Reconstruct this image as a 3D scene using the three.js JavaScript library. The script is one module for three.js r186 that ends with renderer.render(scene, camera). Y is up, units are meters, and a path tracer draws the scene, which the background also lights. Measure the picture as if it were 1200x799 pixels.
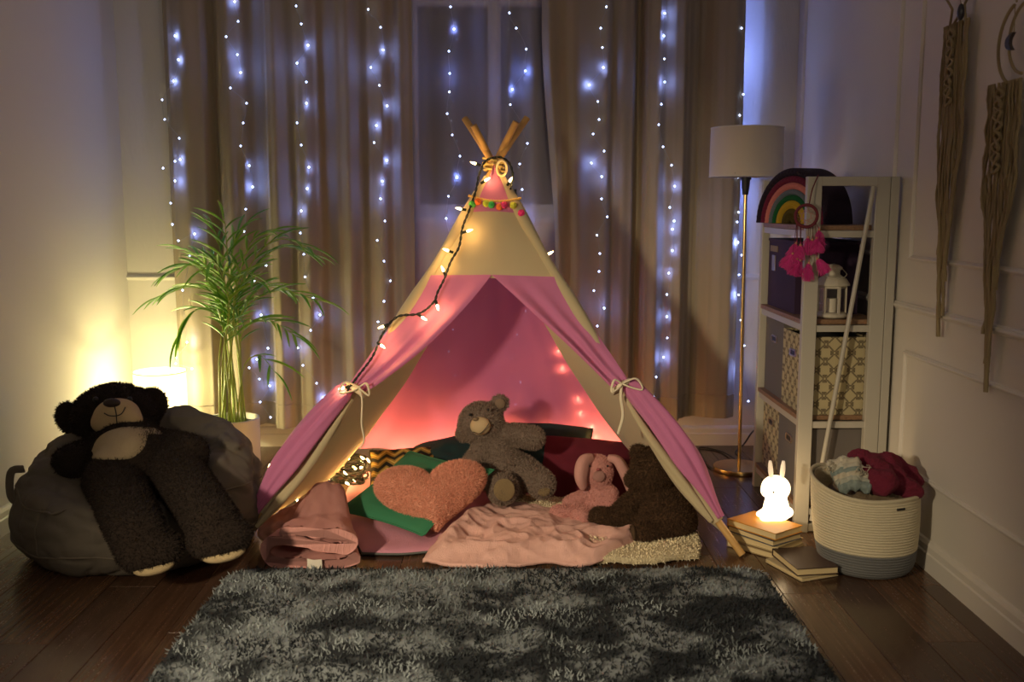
import * as THREE from 'three';
import { mergeGeometries, mergeVertices } from 'three/addons/utils/BufferGeometryUtils.js';
import { RoundedBoxGeometry } from 'three/addons/geometries/RoundedBoxGeometry.js';
import { ImprovedNoise } from 'three/addons/math/ImprovedNoise.js';

// ---------------------------------------------------------------- camera, exposure, key lights
const scene = new THREE.Scene();
scene.background = new THREE.Color(0.0035, 0.004, 0.007);          // night outside the window
const CAM_H = 1.25, FOCAL = 1167, PITCH = THREE.MathUtils.degToRad(7.8), YAW = THREE.MathUtils.degToRad(0.49);
const camera = new THREE.PerspectiveCamera(2 * Math.atan(399.5 / FOCAL) * 180 / Math.PI, 1200 / 799, 0.05, 60);
camera.position.set(0, CAM_H, 0);
camera.rotation.order = 'YXZ';
camera.rotation.set(-PITCH, -YAW, 0);
camera.focus = 3.9; camera.userData.fStop = 2.8;
scene.add(camera);
const renderer = new THREE.WebGLRenderer({ antialias: true });
renderer.toneMapping = THREE.LinearToneMapping;
renderer.toneMappingExposure = 1.0;
renderer.shadowMap.enabled = true;

const KEY = { at: [-1.62, 1.42, -0.45], to: [0.12, 0.08, -3.55], color: [1, 0.79, 0.52], intensity: 29, angle: 0.47, penumbra: 1 };   // reflector lamp beside the camera
const ROOM = { intensity: 2.3, color: [1, 0.85, 0.66] };             // dim fill lamp added on the ceiling, unseen behind the camera
const BULB = { color: [1, 0.5, 0.14], intensity: 0.03 };            // warm string-light bulb
const LED = { color: [0.2, 0.3, 1.0], intensity: 0.014 };         // blue-white curtain light
const TABLE_LAMP = { color: [1, 0.86, 0.42], intensity: 1.0 };
const RABBIT_LAMP = { color: [1, 0.6, 0.24], intensity: 0.045 };

// ---------------------------------------------------------------- helpers
const V = (x, y, z) => new THREE.Vector3(x, y, z);
const clamp = (x, a = 0, b = 1) => Math.min(b, Math.max(a, x)), lerp = (a, b, t) => a + (b - a) * t;
const smooth = (a, b, x) => { const t = clamp((x - a) / (b - a)); return t * t * (3 - 2 * t); };
let seed = 7; const rnd = () => { seed |= 0; seed = seed + 0x6D2B79F5 | 0; let t = Math.imul(seed ^ seed >>> 15, 1 | seed); t = t + Math.imul(t ^ t >>> 7, 61 | t) ^ t; return ((t ^ t >>> 14) >>> 0) / 4294967296; };
const rr = (a, b) => a + (b - a) * rnd();
const IN = new ImprovedNoise(), noise = (x, y = 0, z = 0) => IN.noise(x + 31.7, y + 17.3, z + 5.1);
const fbm = (x, y, z = 0, o = 4) => { let s = 0, a = 0.5; for (let i = 0; i < o; i++) { s += a * noise(x, y, z); x *= 2.03; y *= 2.03; z *= 2.03; a *= 0.5; } return s; };
// a photo pixel is only a direction; the distance comes from the floor, a wall or a stated depth
function dir(u, v) {
  const x = (u - 600) / FOCAL, y = -(v - 399.5) / FOCAL, c = Math.cos(PITCH), s = Math.sin(PITCH);
  const y2 = y * c - s, z2 = -y * s - c, cy = Math.cos(YAW), sy = Math.sin(YAW);
  return V(x * cy - z2 * sy, y2, x * sy + z2 * cy);
}
const at = (u, v, z) => { const d = dir(u, v); return d.multiplyScalar(z / d.z).add(V(0, CAM_H, 0)); };
const fl = (u, v, y = 0) => { const d = dir(u, v); return d.multiplyScalar((y - CAM_H) / d.y).add(V(0, CAM_H, 0)); };
const onX = (u, v, x) => { const d = dir(u, v); return d.multiplyScalar(x / d.x).add(V(0, CAM_H, 0)); };

const used = new Map();
const numbered = (n) => { const k = used.get(n) ?? 0; used.set(n, k + 1); return k ? n + '_' + String(k).padStart(3, '0') : n; };
function thing(name, label, category, base = V(0, 0, 0), group) {
  const o = new THREE.Group(); o.name = numbered(name); o.position.copy(base); o.userData = { label, category };
  if (group) o.userData.group = group;
  scene.add(o); return o;
}
// a part whose geometry is given in world coordinates; sub-parts hang on the part (which keeps its parent's origin)
function part(parent, name, geo, mat, label) {
  const root = parent.isGroup ? parent : parent.parent;
  geo.translate(-root.position.x, -root.position.y, -root.position.z);
  const m = new THREE.Mesh(geo, mat); m.name = name; if (label) m.userData.label = label; parent.add(m); return m;
}
function single(name, label, category, geo, mat, base, group) {
  geo.translate(-base.x, -base.y, -base.z);
  const m = new THREE.Mesh(geo, mat); m.name = numbered(name); m.position.copy(base); m.userData = { label, category };
  if (group) m.userData.group = group;
  scene.add(m); return m;
}
function structure(name, geo, mat, parent) {
  const m = new THREE.Mesh(geo, mat); m.name = name; (parent ?? scene).add(m);
  if (!parent) m.userData = { kind: 'structure', label: name.replace(/_/g, ' '), category: name.split('_')[0] };
  return m;
}
const box = (x0, x1, y0, y1, z0, z1) => { const g = new THREE.BoxGeometry(x1 - x0, y1 - y0, z1 - z0); g.translate((x0 + x1) / 2, (y0 + y1) / 2, (z0 + z1) / 2); return g; };
const rbox = (x0, x1, y0, y1, z0, z1, r = 0.004, seg = 2) => { const g = new RoundedBoxGeometry(x1 - x0, y1 - y0, z1 - z0, seg, r); g.translate((x0 + x1) / 2, (y0 + y1) / 2, (z0 + z1) / 2); return g; };
const cleaned = (gs) => mergeGeometries(gs.map((g) => { const n = g.index ? g.toNonIndexed() : g.clone(); for (const k of Object.keys(n.attributes)) if (!['position', 'normal', 'uv'].includes(k)) n.deleteAttribute(k); if (!n.attributes.uv) n.setAttribute('uv', new THREE.BufferAttribute(new Float32Array(n.attributes.position.count * 2), 2)); return n; }));
function place(geo, pos, q) { geo.applyMatrix4(new THREE.Matrix4().compose(pos, q ?? new THREE.Quaternion(), V(1, 1, 1))); return geo; }
const euler = (x, y, z, o = 'YXZ') => new THREE.Quaternion().setFromEuler(new THREE.Euler(x, y, z, o));
const sphere = (p, r, w = 10, h = 8) => { const g = new THREE.SphereGeometry(1, w, h); const s = typeof r === 'number' ? [r, r, r] : r; g.scale(...s); g.translate(p.x, p.y, p.z); return g; };
// swept round tube with varying radius; cross may reshape the section: (angle, t) -> factor
function tube(pts, rad, { seg = 0, sides = 8, caps = true, cross, closed = false, tension = 0.5 } = {}) {
  const c = new THREE.CatmullRomCurve3(pts, closed, 'catmullrom', tension), n = seg || Math.max(2, (pts.length - 1) * 4);
  const fr = c.computeFrenetFrames(n, closed), P = [], U = [], I = [], L = c.getLength();
  for (let i = 0; i <= n; i++) {
    const t = i / n, p = c.getPointAt(t), r = typeof rad === 'function' ? rad(t) : rad;
    for (let k = 0; k <= sides; k++) {
      const a = k / sides * Math.PI * 2, f = r * (cross ? cross(a, t) : 1), N = fr.normals[i % (closed ? n : n + 1)], B = fr.binormals[i % (closed ? n : n + 1)];
      P.push(p.x + f * (Math.cos(a) * N.x + Math.sin(a) * B.x), p.y + f * (Math.cos(a) * N.y + Math.sin(a) * B.y), p.z + f * (Math.cos(a) * N.z + Math.sin(a) * B.z));
      U.push(k / sides * 2 * Math.PI * r, t * L);
    }
  }
  const w = sides + 1;
  for (let i = 0; i < n; i++) for (let k = 0; k < sides; k++) { const a = i * w + k; I.push(a, a + 1, a + w, a + 1, a + w + 1, a + w); }
  if (caps && !closed) for (const e of [0, n]) {
    const p = c.getPointAt(e / n), at0 = P.length / 3; P.push(p.x, p.y, p.z); U.push(0, 0);
    for (let k = 0; k < sides; k++) { const a = e * w + k; e ? I.push(at0, a, a + 1) : I.push(at0, a + 1, a); }
  }
  const g = new THREE.BufferGeometry();
  g.setAttribute('position', new THREE.Float32BufferAttribute(P, 3)); g.setAttribute('uv', new THREE.Float32BufferAttribute(U, 2)); g.setIndex(I); g.computeVertexNormals(); return g;
}
// a sheet: f(u, v) -> Vector3, uv in metres along the given lengths
function sheet(f, nu, nv, lu = 1, lv = 1) {
  const P = [], U = [], I = [];
  for (let j = 0; j <= nv; j++) for (let i = 0; i <= nu; i++) { const p = f(i / nu, j / nv); P.push(p.x, p.y, p.z); U.push(i / nu * lu, j / nv * lv); }
  for (let j = 0; j < nv; j++) for (let i = 0; i < nu; i++) { const a = j * (nu + 1) + i; I.push(a, a + 1, a + nu + 1, a + 1, a + nu + 2, a + nu + 1); }
  const g = new THREE.BufferGeometry();
  g.setAttribute('position', new THREE.Float32BufferAttribute(P, 3)); g.setAttribute('uv', new THREE.Float32BufferAttribute(U, 2)); g.setIndex(I); g.computeVertexNormals(); return g;
}
// a sheet with thickness: both faces and the closed rim
function thickSheet(f, nu, nv, th, lu = 1, lv = 1) {
  const top = sheet(f, nu, nv, lu, lv), p = top.attributes.position, n = top.attributes.normal, N = p.count, P = [], U = [], I = Array.from(top.index.array);
  for (let i = 0; i < N; i++) { P.push(p.getX(i), p.getY(i), p.getZ(i)); U.push(top.attributes.uv.getX(i), top.attributes.uv.getY(i)); }
  for (let i = 0; i < N; i++) { P.push(p.getX(i) - n.getX(i) * th, p.getY(i) - n.getY(i) * th, p.getZ(i) - n.getZ(i) * th); U.push(top.attributes.uv.getX(i), top.attributes.uv.getY(i)); }
  for (let i = 0, L = I.length; i < L; i += 3) I.push(I[i] + N, I[i + 2] + N, I[i + 1] + N);
  const w = nu + 1, edge = (a, b) => I.push(a, a + N, b, b, a + N, b + N);
  for (let i = 0; i < nu; i++) { edge(i, i + 1); edge(nv * w + i + 1, nv * w + i); }
  for (let j = 0; j < nv; j++) { edge((j + 1) * w, j * w); edge(j * w + nu, (j + 1) * w + nu); }
  const g = new THREE.BufferGeometry();
  g.setAttribute('position', new THREE.Float32BufferAttribute(P, 3)); g.setAttribute('uv', new THREE.Float32BufferAttribute(U, 2)); g.setIndex(I); g.computeVertexNormals(); return g;
}
// signed-distance solids meshed with surface nets
function nets(f, lo, hi, cell) {
  const nx = Math.ceil((hi.x - lo.x) / cell) + 1, ny = Math.ceil((hi.y - lo.y) / cell) + 1, nz = Math.ceil((hi.z - lo.z) / cell) + 1;
  const val = new Float32Array(nx * ny * nz), id = new Int32Array(nx * ny * nz).fill(-1), P = [], Nn = [], I = [], p = V();
  for (let k = 0, q = 0; k < nz; k++) for (let j = 0; j < ny; j++) for (let i = 0; i < nx; i++, q++) val[q] = f(p.set(lo.x + i * cell, lo.y + j * cell, lo.z + k * cell));
  const ix = (i, j, k) => i + nx * (j + ny * k), E = [[0, 1], [0, 2], [0, 4], [1, 3], [1, 5], [2, 3], [2, 6], [3, 7], [4, 5], [4, 6], [5, 7], [6, 7]];
  for (let k = 0; k < nz - 1; k++) for (let j = 0; j < ny - 1; j++) for (let i = 0; i < nx - 1; i++) {
    const c = []; let neg = 0;
    for (let m = 0; m < 8; m++) { c[m] = val[ix(i + (m & 1), j + (m >> 1 & 1), k + (m >> 2))]; if (c[m] < 0) neg++; }
    if (!neg || neg === 8) continue;
    let x = 0, y = 0, z = 0, n = 0;
    for (const [a, b] of E) if ((c[a] < 0) !== (c[b] < 0)) { const t = c[a] / (c[a] - c[b]); x += lerp(a & 1, b & 1, t); y += lerp(a >> 1 & 1, b >> 1 & 1, t); z += lerp(a >> 2, b >> 2, t); n++; }
    id[ix(i, j, k)] = P.length / 3; P.push(lo.x + (i + x / n) * cell, lo.y + (j + y / n) * cell, lo.z + (k + z / n) * cell);
  }
  const h = cell * 0.6;
  for (let q = 0; q < P.length; q += 3) {
    const x = P[q], y = P[q + 1], z = P[q + 2];
    const g = V(f(p.set(x + h, y, z)) - f(p.set(x - h, y, z)), f(p.set(x, y + h, z)) - f(p.set(x, y - h, z)), f(p.set(x, y, z + h)) - f(p.set(x, y, z - h))).normalize();
    Nn.push(g.x, g.y, g.z);
  }
  const quad = (a, b, c, d, flip) => { if (a < 0 || b < 0 || c < 0 || d < 0) return; flip ? I.push(a, c, b, a, d, c) : I.push(a, b, c, a, c, d); };
  for (let k = 1; k < nz - 1; k++) for (let j = 1; j < ny - 1; j++) for (let i = 1; i < nx - 1; i++) {
    const s = val[ix(i, j, k)] < 0;
    if (s !== val[ix(i + 1, j, k)] < 0) quad(id[ix(i, j - 1, k - 1)], id[ix(i, j, k - 1)], id[ix(i, j, k)], id[ix(i, j - 1, k)], !s);
    if (s !== val[ix(i, j + 1, k)] < 0) quad(id[ix(i - 1, j, k - 1)], id[ix(i - 1, j, k)], id[ix(i, j, k)], id[ix(i, j, k - 1)], !s);
    if (s !== val[ix(i, j, k + 1)] < 0) quad(id[ix(i - 1, j - 1, k)], id[ix(i, j - 1, k)], id[ix(i, j, k)], id[ix(i - 1, j, k)], !s);
  }
  const g = new THREE.BufferGeometry();
  g.setAttribute('position', new THREE.Float32BufferAttribute(P, 3)); g.setAttribute('normal', new THREE.Float32BufferAttribute(Nn, 3));
  const U = new Float32Array(P.length / 3 * 2); for (let q = 0; q < P.length / 3; q++) { U[q * 2] = P[q * 3] + P[q * 3 + 2] * 0.6; U[q * 2 + 1] = P[q * 3 + 1] + P[q * 3 + 2] * 0.5; }
  g.setAttribute('uv', new THREE.BufferAttribute(U, 2)); g.setIndex(I); return g;
}
const smin = (a, b, k) => { const h = Math.max(k - Math.abs(a - b), 0) / k; return Math.min(a, b) - h * h * k * 0.25; };
const _a = V(), _b = V();
const bone = (a, b, ra, rb) => ({ lo: V().copy(a).min(b).subScalar(Math.max(ra, rb)), hi: V().copy(a).max(b).addScalar(Math.max(ra, rb)), d: (p) => { _a.copy(p).sub(a); _b.copy(b).sub(a); const t = clamp(_a.dot(_b) / Math.max(_b.lengthSq(), 1e-9)); return _a.addScaledVector(_b, -t).length() - lerp(ra, rb, t); } });
const egg = (c, r, q) => { const iq = q ? q.clone().invert() : null, m = Math.max(...r); return { lo: V().copy(c).subScalar(m), hi: V().copy(c).addScalar(m), d: (p) => { _a.copy(p).sub(c); if (iq) _a.applyQuaternion(iq); const x = _a.x / r[0], y = _a.y / r[1], z = _a.z / r[2], k0 = Math.sqrt(x * x + y * y + z * z), k1 = Math.sqrt((x / r[0]) ** 2 + (y / r[1]) ** 2 + (z / r[2]) ** 2); return k1 > 1e-9 ? k0 * (k0 - 1) / k1 : -Math.min(...r); } }; };
function solid(prims, k = 0.03) { const lo = V(9, 9, 9), hi = V(-9, -9, -9); for (const q of prims) { lo.min(q.lo); hi.max(q.hi); } return { lo: lo.subScalar(0.04), hi: hi.addScalar(0.04), d: (p) => { let s = 1e3; for (const q of prims) s = smin(s, q.d(p), k); return s; } }; }
const meshOf = (s, cell) => nets(s.d, s.lo, s.hi, cell);

// ---------------------------------------------------------------- textures
function dataTex(w, h, fn, srgb) {
  const d = new Uint8Array(w * h * 4);
  for (let y = 0; y < h; y++) for (let x = 0; x < w; x++) { const c = fn(x, y), i = (y * w + x) * 4; d[i] = clamp(c[0]) * 255; d[i + 1] = clamp(c[1]) * 255; d[i + 2] = clamp(c[2]) * 255; d[i + 3] = 255; }
  const t = new THREE.DataTexture(d, w, h); t.wrapS = t.wrapT = THREE.RepeatWrapping; t.magFilter = THREE.LinearFilter; t.minFilter = THREE.LinearMipmapLinearFilter; t.generateMipmaps = true;
  if (srgb) t.colorSpace = THREE.SRGBColorSpace; t.needsUpdate = true; return t;
}
function canvasTex(w, h, draw) { const c = document.createElement('canvas'); c.width = w; c.height = h; draw(c.getContext('2d'), w, h); const t = new THREE.CanvasTexture(c); t.wrapS = t.wrapT = THREE.RepeatWrapping; t.colorSpace = THREE.SRGBColorSpace; return t; }
const rep = (t, a, b) => { const c = t.clone(); c.repeat.set(a, b); c.needsUpdate = true; return c; };
const tile = (x, y, w, s) => { const a = x / w * 2 * Math.PI, b = y / w * 2 * Math.PI; return fbm(Math.cos(a) * s, Math.sin(a) * s + 7 * Math.cos(b) * s / 7, Math.sin(b) * s, 4); };
const texWeave = dataTex(128, 128, (x, y) => { const a = Math.sin(x / 128 * Math.PI * 32), b = Math.sin(y / 128 * Math.PI * 32), v = 0.5 + 0.22 * ((x >> 2) + (y >> 2) & 1 ? a * a : b * b) + 0.15 * (rnd() - 0.5); return [v, v, v]; });
const texFleece = dataTex(256, 256, (x, y) => { const v = 0.5 + 0.7 * tile(x, y, 256, 9) + 0.3 * (rnd() - 0.5); return [v, v, v]; });
const texPlaster = dataTex(256, 256, (x, y) => { const v = 0.5 + 0.6 * tile(x, y, 256, 5); return [v, v, v]; });
const M = (o) => { const { rgb, ...r } = o; const m = new (r.transmission !== undefined || r.sheen !== undefined || r.clearcoat !== undefined ? THREE.MeshPhysicalMaterial : THREE.MeshStandardMaterial)({ roughness: 0.8, side: THREE.DoubleSide, ...r }); if (rgb) m.color.setRGB(...rgb); return m; };
const cloth = (rgb, more = {}) => M({ rgb, roughness: 0.95, bumpMap: rep(texWeave, 14, 14), bumpScale: 0.0006, ...more });
const fleece = (rgb, more = {}) => M({ rgb, roughness: 1, sheen: 0.3, sheenColor: new THREE.Color().setRGB(...rgb), sheenRoughness: 0.6, bumpMap: rep(texFleece, 8, 8), bumpScale: 0.004, ...more });
const metal = (rgb, rough = 0.3) => M({ rgb, metalness: 1, roughness: rough });
const emit = (rgb, k, base = [0.9, 0.9, 0.9]) => { const m = M({ rgb: base, roughness: 0.5 }); m.emissive.setRGB(...rgb); m.emissiveIntensity = k; return m; };
function pointLight(spec, p, parent, radius = 0.4, scale = 1) {
  const l = new THREE.PointLight(0xffffff, spec.intensity * scale, 0, 2); l.color.setRGB(...spec.color); l.position.copy(p); if (parent) l.position.sub(parent.position); l.shadow.radius = radius; l.shadow.bias = -0.0005; (parent ?? scene).add(l); return l;
}
// short fibres standing on a surface (fur, pile): one instanced part
function fur(parent, name, geo, count, { len = 0.015, wid = 0.002, rgb, vary = 0.25, down = 0.4, jitter = 0.5, lenVary = 0.4, colorAt, mask, flow, label, rough = 1 }) {
  const P = geo.attributes.position, Nn = geo.attributes.normal, idx = geo.index.array, nt = idx.length / 3, acc = new Float32Array(nt);
  const A = V(), B = V(), C = V(), off = parent.isGroup ? V() : V(); let tot = 0;
  for (let t = 0; t < nt; t++) { A.fromBufferAttribute(P, idx[t * 3]); B.fromBufferAttribute(P, idx[t * 3 + 1]); C.fromBufferAttribute(P, idx[t * 3 + 2]); tot += B.clone().sub(A).cross(C.clone().sub(A)).length() / 2; acc[t] = tot; }
  const blade = new THREE.BufferGeometry();
  blade.setAttribute('position', new THREE.Float32BufferAttribute([-0.5, 0, 0, 0.5, 0, 0, -0.35, 0.55, 0.1, 0.35, 0.55, 0.1, 0, 1, 0.35], 3)); blade.setIndex([0, 1, 2, 1, 3, 2, 2, 3, 4]); blade.computeVertexNormals();
  const mat = M({ rgb: [1, 1, 1], roughness: rough }), im = new THREE.InstancedMesh(blade, mat, count), m4 = new THREE.Matrix4(), X = V(), Y = V(), Z = V(), c = new THREE.Color(); let made = 0;
  for (let n = 0; n < count * 3 && made < count; n++) {
    const r = rnd() * tot; let lo = 0, hi = nt - 1; while (lo < hi) { const m = lo + hi >> 1; acc[m] < r ? lo = m + 1 : hi = m; }
    let a = rnd(), b = rnd(); if (a + b > 1) { a = 1 - a; b = 1 - b; }
    const p = V(), nn = V();
    A.fromBufferAttribute(P, idx[lo * 3]); B.fromBufferAttribute(P, idx[lo * 3 + 1]); C.fromBufferAttribute(P, idx[lo * 3 + 2]); p.copy(A).multiplyScalar(1 - a - b).addScaledVector(B, a).addScaledVector(C, b);
    A.fromBufferAttribute(Nn, idx[lo * 3]); B.fromBufferAttribute(Nn, idx[lo * 3 + 1]); C.fromBufferAttribute(Nn, idx[lo * 3 + 2]); nn.copy(A).multiplyScalar(1 - a - b).addScaledVector(B, a).addScaledVector(C, b).normalize();
    if (mask && !mask(p, nn)) continue;
    Y.copy(nn).add(V(rr(-1, 1), rr(-1, 1), rr(-1, 1)).multiplyScalar(jitter)).add(V(0, -down, 0)).normalize(); if (flow) Y.add(flow(p)).normalize(); if (Y.dot(nn) < 0.15) Y.addScaledVector(nn, 0.5).normalize();
    X.set(rr(-1, 1), rr(-1, 1), rr(-1, 1)).cross(Y).normalize(); Z.crossVectors(X, Y);
    const L = len * (1 + lenVary * rr(-1, 1)), w = wid * rr(0.7, 1.3);
    m4.makeBasis(X.multiplyScalar(w), Y.multiplyScalar(L), Z.multiplyScalar(L)); m4.setPosition(p.x, p.y, p.z); im.setMatrixAt(made, m4);
    const k = 1 + vary * rr(-1, 1), q = colorAt ? colorAt(p) : rgb; im.setColorAt(made, c.setRGB(q[0] * k, q[1] * k, q[2] * k)); made++;
  }
  im.count = made; im.name = name; im.userData = { kind: 'stuff' }; if (label) im.userData.label = label; parent.add(im); return im;
}
const mWhitePaint = M({ rgb: [0.62, 0.6, 0.54], roughness: 0.45 }), mBlack = M({ rgb: [0.012, 0.012, 0.012], roughness: 0.5 }), mBrass = metal([0.72, 0.5, 0.2], 0.22);

// ================================================================ ROOM
const XL = -1.92, XR = 1.47, ZB = -5.1, ZF = 1.6, YC = 2.62, TH = 0.14;
const mWall = M({ rgb: [0.62, 0.59, 0.53], roughness: 0.85, bumpMap: rep(texPlaster, 1.6, 1.6), bumpScale: 0.0012 });
const mCeil = M({ rgb: [0.7, 0.69, 0.66], roughness: 0.9 }), mTrim = M({ rgb: [0.64, 0.61, 0.55], roughness: 0.55 });
const WX0 = -0.98, WX1 = 0.9, WY0 = 1.19, WY1 = 2.32;               // window opening
structure('wall_left', box(XL - TH, XL, 0, YC, ZB - TH, ZF + TH), mWall);
structure('wall_right', box(XR, XR + TH, 0, YC, ZB - TH, ZF + TH), mWall);
structure('wall_front', box(XL, XR, 0, YC, ZF, ZF + TH), mWall);
structure('ceiling', box(XL - TH, XR + TH, YC, YC + TH, ZB - TH, ZF + TH), mCeil);
structure('wall_back', cleaned([box(XL, WX0, 0, YC, ZB - TH, ZB), box(WX1, XR, 0, YC, ZB - TH, ZB), box(WX0, WX1, 0, WY0, ZB - TH, ZB), box(WX0, WX1, WY1, YC, ZB - TH, ZB)]), mWall);
// wood floor: every plank a mesh of its own over a base slab
const floor = structure('floor', box(XL - TH, XR + TH, -0.1, -0.008, ZB - TH, ZF + TH), M({ rgb: [0.02, 0.012, 0.008] }));
{
  const PW = 0.158, PL = 1.22, gap = 0.0016, mats = [];
  for (let k = 0; k < 6; k++) {
    const s = 11.3 * k, base = [[0.115, 0.058, 0.032], [0.092, 0.045, 0.025], [0.14, 0.074, 0.041], [0.08, 0.04, 0.023], [0.125, 0.062, 0.032], [0.105, 0.056, 0.033]][k];
    const grain = (x, y) => { const w = fbm(x / 256 * 5 + s, y / 512 * 1.2, s, 3); return 0.5 + 0.5 * Math.sin((x / 256 * 9 + w * 7) * 2.2) * 0.5 + 0.5 * fbm(x / 256 * 46, y / 512 * 2.4, s, 3); };
    const map = dataTex(128, 512, (x, y) => { const v = 0.72 + 0.5 * (grain(x * 2, y) - 0.4); return base.map((c) => Math.pow(clamp(c * v), 1 / 2.2)); }, true);
    const ro = dataTex(64, 256, (x, y) => { const v = 0.17 + 0.12 * grain(x * 4, y * 2) + 0.05 * (rnd() - 0.5); return [v, v, v]; });
    mats.push(new THREE.MeshStandardMaterial({ map, roughnessMap: ro, roughness: 1, bumpMap: map, bumpScale: 0.0003 }));
  }
  const pg = new RoundedBoxGeometry(PW - gap, 0.01, PL - gap, 1, 0.0014); pg.deleteAttribute('uv');
  { const p = pg.attributes.position, u = []; for (let i = 0; i < p.count; i++) u.push(p.getX(i) / PW + 0.5, p.getZ(i) / PL + 0.5); pg.setAttribute('uv', new THREE.Float32BufferAttribute(u, 2)); }
  for (let i = 0, x = XL + PW / 2 - 0.02; x < XR + PW / 2 - 0.01; i++, x += PW) {
    for (let z = ZB + PL / 2 - (i * 0.43 % PL); z < ZF + PL / 2; z += PL) {
      const m = new THREE.Mesh(pg, mats[Math.floor(rnd() * 6)]); m.name = 'plank'; m.position.set(x, -0.005, z); if (rnd() < 0.5) m.rotation.y = Math.PI; floor.add(m);
    }
  }
}
// skirting boards: stepped profile swept along each wall
function skirting(name, a, b, inward) {
  const s = new THREE.Shape([[0, 0], [0.018, 0], [0.018, 0.062], [0.0135, 0.067], [0.0135, 0.088], [0.008, 0.1], [0, 0.104]].map(([x, y]) => new THREE.Vector2(x, y)));
  const L = a.distanceTo(b), g = new THREE.ExtrudeGeometry(s, { depth: L, bevelEnabled: false });
  const zA = b.clone().sub(a).normalize(), m = new THREE.Matrix4().makeBasis(inward, V(0, 1, 0), zA); if (V().crossVectors(inward, V(0, 1, 0)).dot(zA) < 0) { const m2 = new THREE.Matrix4().makeBasis(inward, V(0, 1, 0), zA.clone().negate()); g.applyMatrix4(m2); g.translate(b.x, b.y, b.z); } else { g.applyMatrix4(m); g.translate(a.x, a.y, a.z); }
  structure(name, g, mTrim);
}
skirting('baseboard_left', V(XL, 0, ZB), V(XL, 0, ZF), V(1, 0, 0));
skirting('baseboard_right', V(XR, 0, ZB), V(XR, 0, ZF), V(-1, 0, 0));
skirting('baseboard_back', V(XL + 0.018, 0, ZB), V(XR - 0.018, 0, ZB), V(0, 0, 1));
skirting('baseboard_front', V(XL + 0.018, 0, ZF), V(XR - 0.018, 0, ZF), V(0, 0, -1));
// wall mouldings: half-round beads
let trimNo = 0;
function bead(a, b, inward, w = 0.02, h = 0.012) {
  const zA = b.clone().sub(a), L = zA.length(); zA.normalize();
  const s = new THREE.Shape(); s.moveTo(-w / 2, 0); s.lineTo(w / 2, 0); s.quadraticCurveTo(w / 2, h * 0.5, w * 0.28, h * 0.55); s.quadraticCurveTo(w * 0.2, h, 0, h); s.quadraticCurveTo(-w * 0.2, h, -w * 0.28, h * 0.55); s.quadraticCurveTo(-w / 2, h * 0.5, -w / 2, 0);
  const g = new THREE.ExtrudeGeometry(s, { depth: L, bevelEnabled: false, curveSegments: 4 }), x = V().crossVectors(inward, zA);
  g.applyMatrix4(new THREE.Matrix4().makeBasis(x, inward, zA)); g.translate(a.x, a.y, a.z); return g;
}
function frameR(z0, z1, y0, y1) {
  const n = V(-1, 0, 0), e = 0.01;
  structure('trim_' + ++trimNo, cleaned([bead(V(XR, y0, z0 - e), V(XR, y0, z1 + e), n), bead(V(XR, y1, z0 - e), V(XR, y1, z1 + e), n), bead(V(XR, y0, z0), V(XR, y1, z0), n), bead(V(XR, y0, z1), V(XR, y1, z1), n)]), mTrim);
}
frameR(-4.98, -3.77, 1.06, 2.42); frameR(-3.58, -1.7, 1.06, 2.42); frameR(-1.5, 0.4, 1.06, 2.42);
frameR(-4.98, -3.77, 0.3, 0.714); frameR(-3.58, -1.7, 0.3, 0.714); frameR(-1.5, 0.4, 0.3, 0.714);
structure('trim_' + ++trimNo, bead(V(XR, 0.882, ZB), V(XR, 0.882, ZF), V(-1, 0, 0), 0.03, 0.016), mTrim);
structure('trim_' + ++trimNo, bead(V(XL, 0.882, ZB), V(XR, 0.882, ZB), V(0, 0, 1), 0.03, 0.016), mTrim);
// window: frame, mullions, sill and panes
{
  const mFrame = M({ rgb: [0.6, 0.58, 0.56], roughness: 0.5 }), zf = ZB - 0.02;
  const w = structure('window_1', cleaned([box(WX0, WX1, WY0, WY0 + 0.06, zf - 0.06, zf), box(WX0, WX1, WY1 - 0.09, WY1, zf - 0.06, zf), box(WX0, WX0 + 0.06, WY0, WY1, zf - 0.06, zf), box(WX1 - 0.06, WX1, WY0, WY1, zf - 0.06, zf)]), mFrame);
  const add = (n, g, m) => { const o = new THREE.Mesh(g, m); o.name = n; w.add(o); };
  for (const x of [-0.46, -0.045, 0.42]) add('mullion', cleaned([rbox(x - 0.032, x + 0.032, WY0 + 0.05, WY1 - 0.06, zf - 0.05, zf + 0.008, 0.006), rbox(x - 0.02, x + 0.02, WY0 + 0.05, WY1 - 0.06, zf, zf + 0.016, 0.005)]), mFrame);
  add('window_sill', rbox(WX0 - 0.05, WX1 + 0.05, WY0 - 0.035, WY0 + 0.002, ZB - 0.05, ZB + 0.035, 0.008), mFrame);
  const glass = M({ rgb: [1, 1, 1], roughness: 0.02, transmission: 1, thickness: 0 });
  for (const [a, b] of [[WX0 + 0.06, -0.48], [-0.44, -0.065], [-0.025, 0.4], [0.44, WX1 - 0.06]]) add('pane', box(a, b, WY0 + 0.05, WY1 - 0.08, zf - 0.036, zf - 0.03), glass);
}
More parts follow.
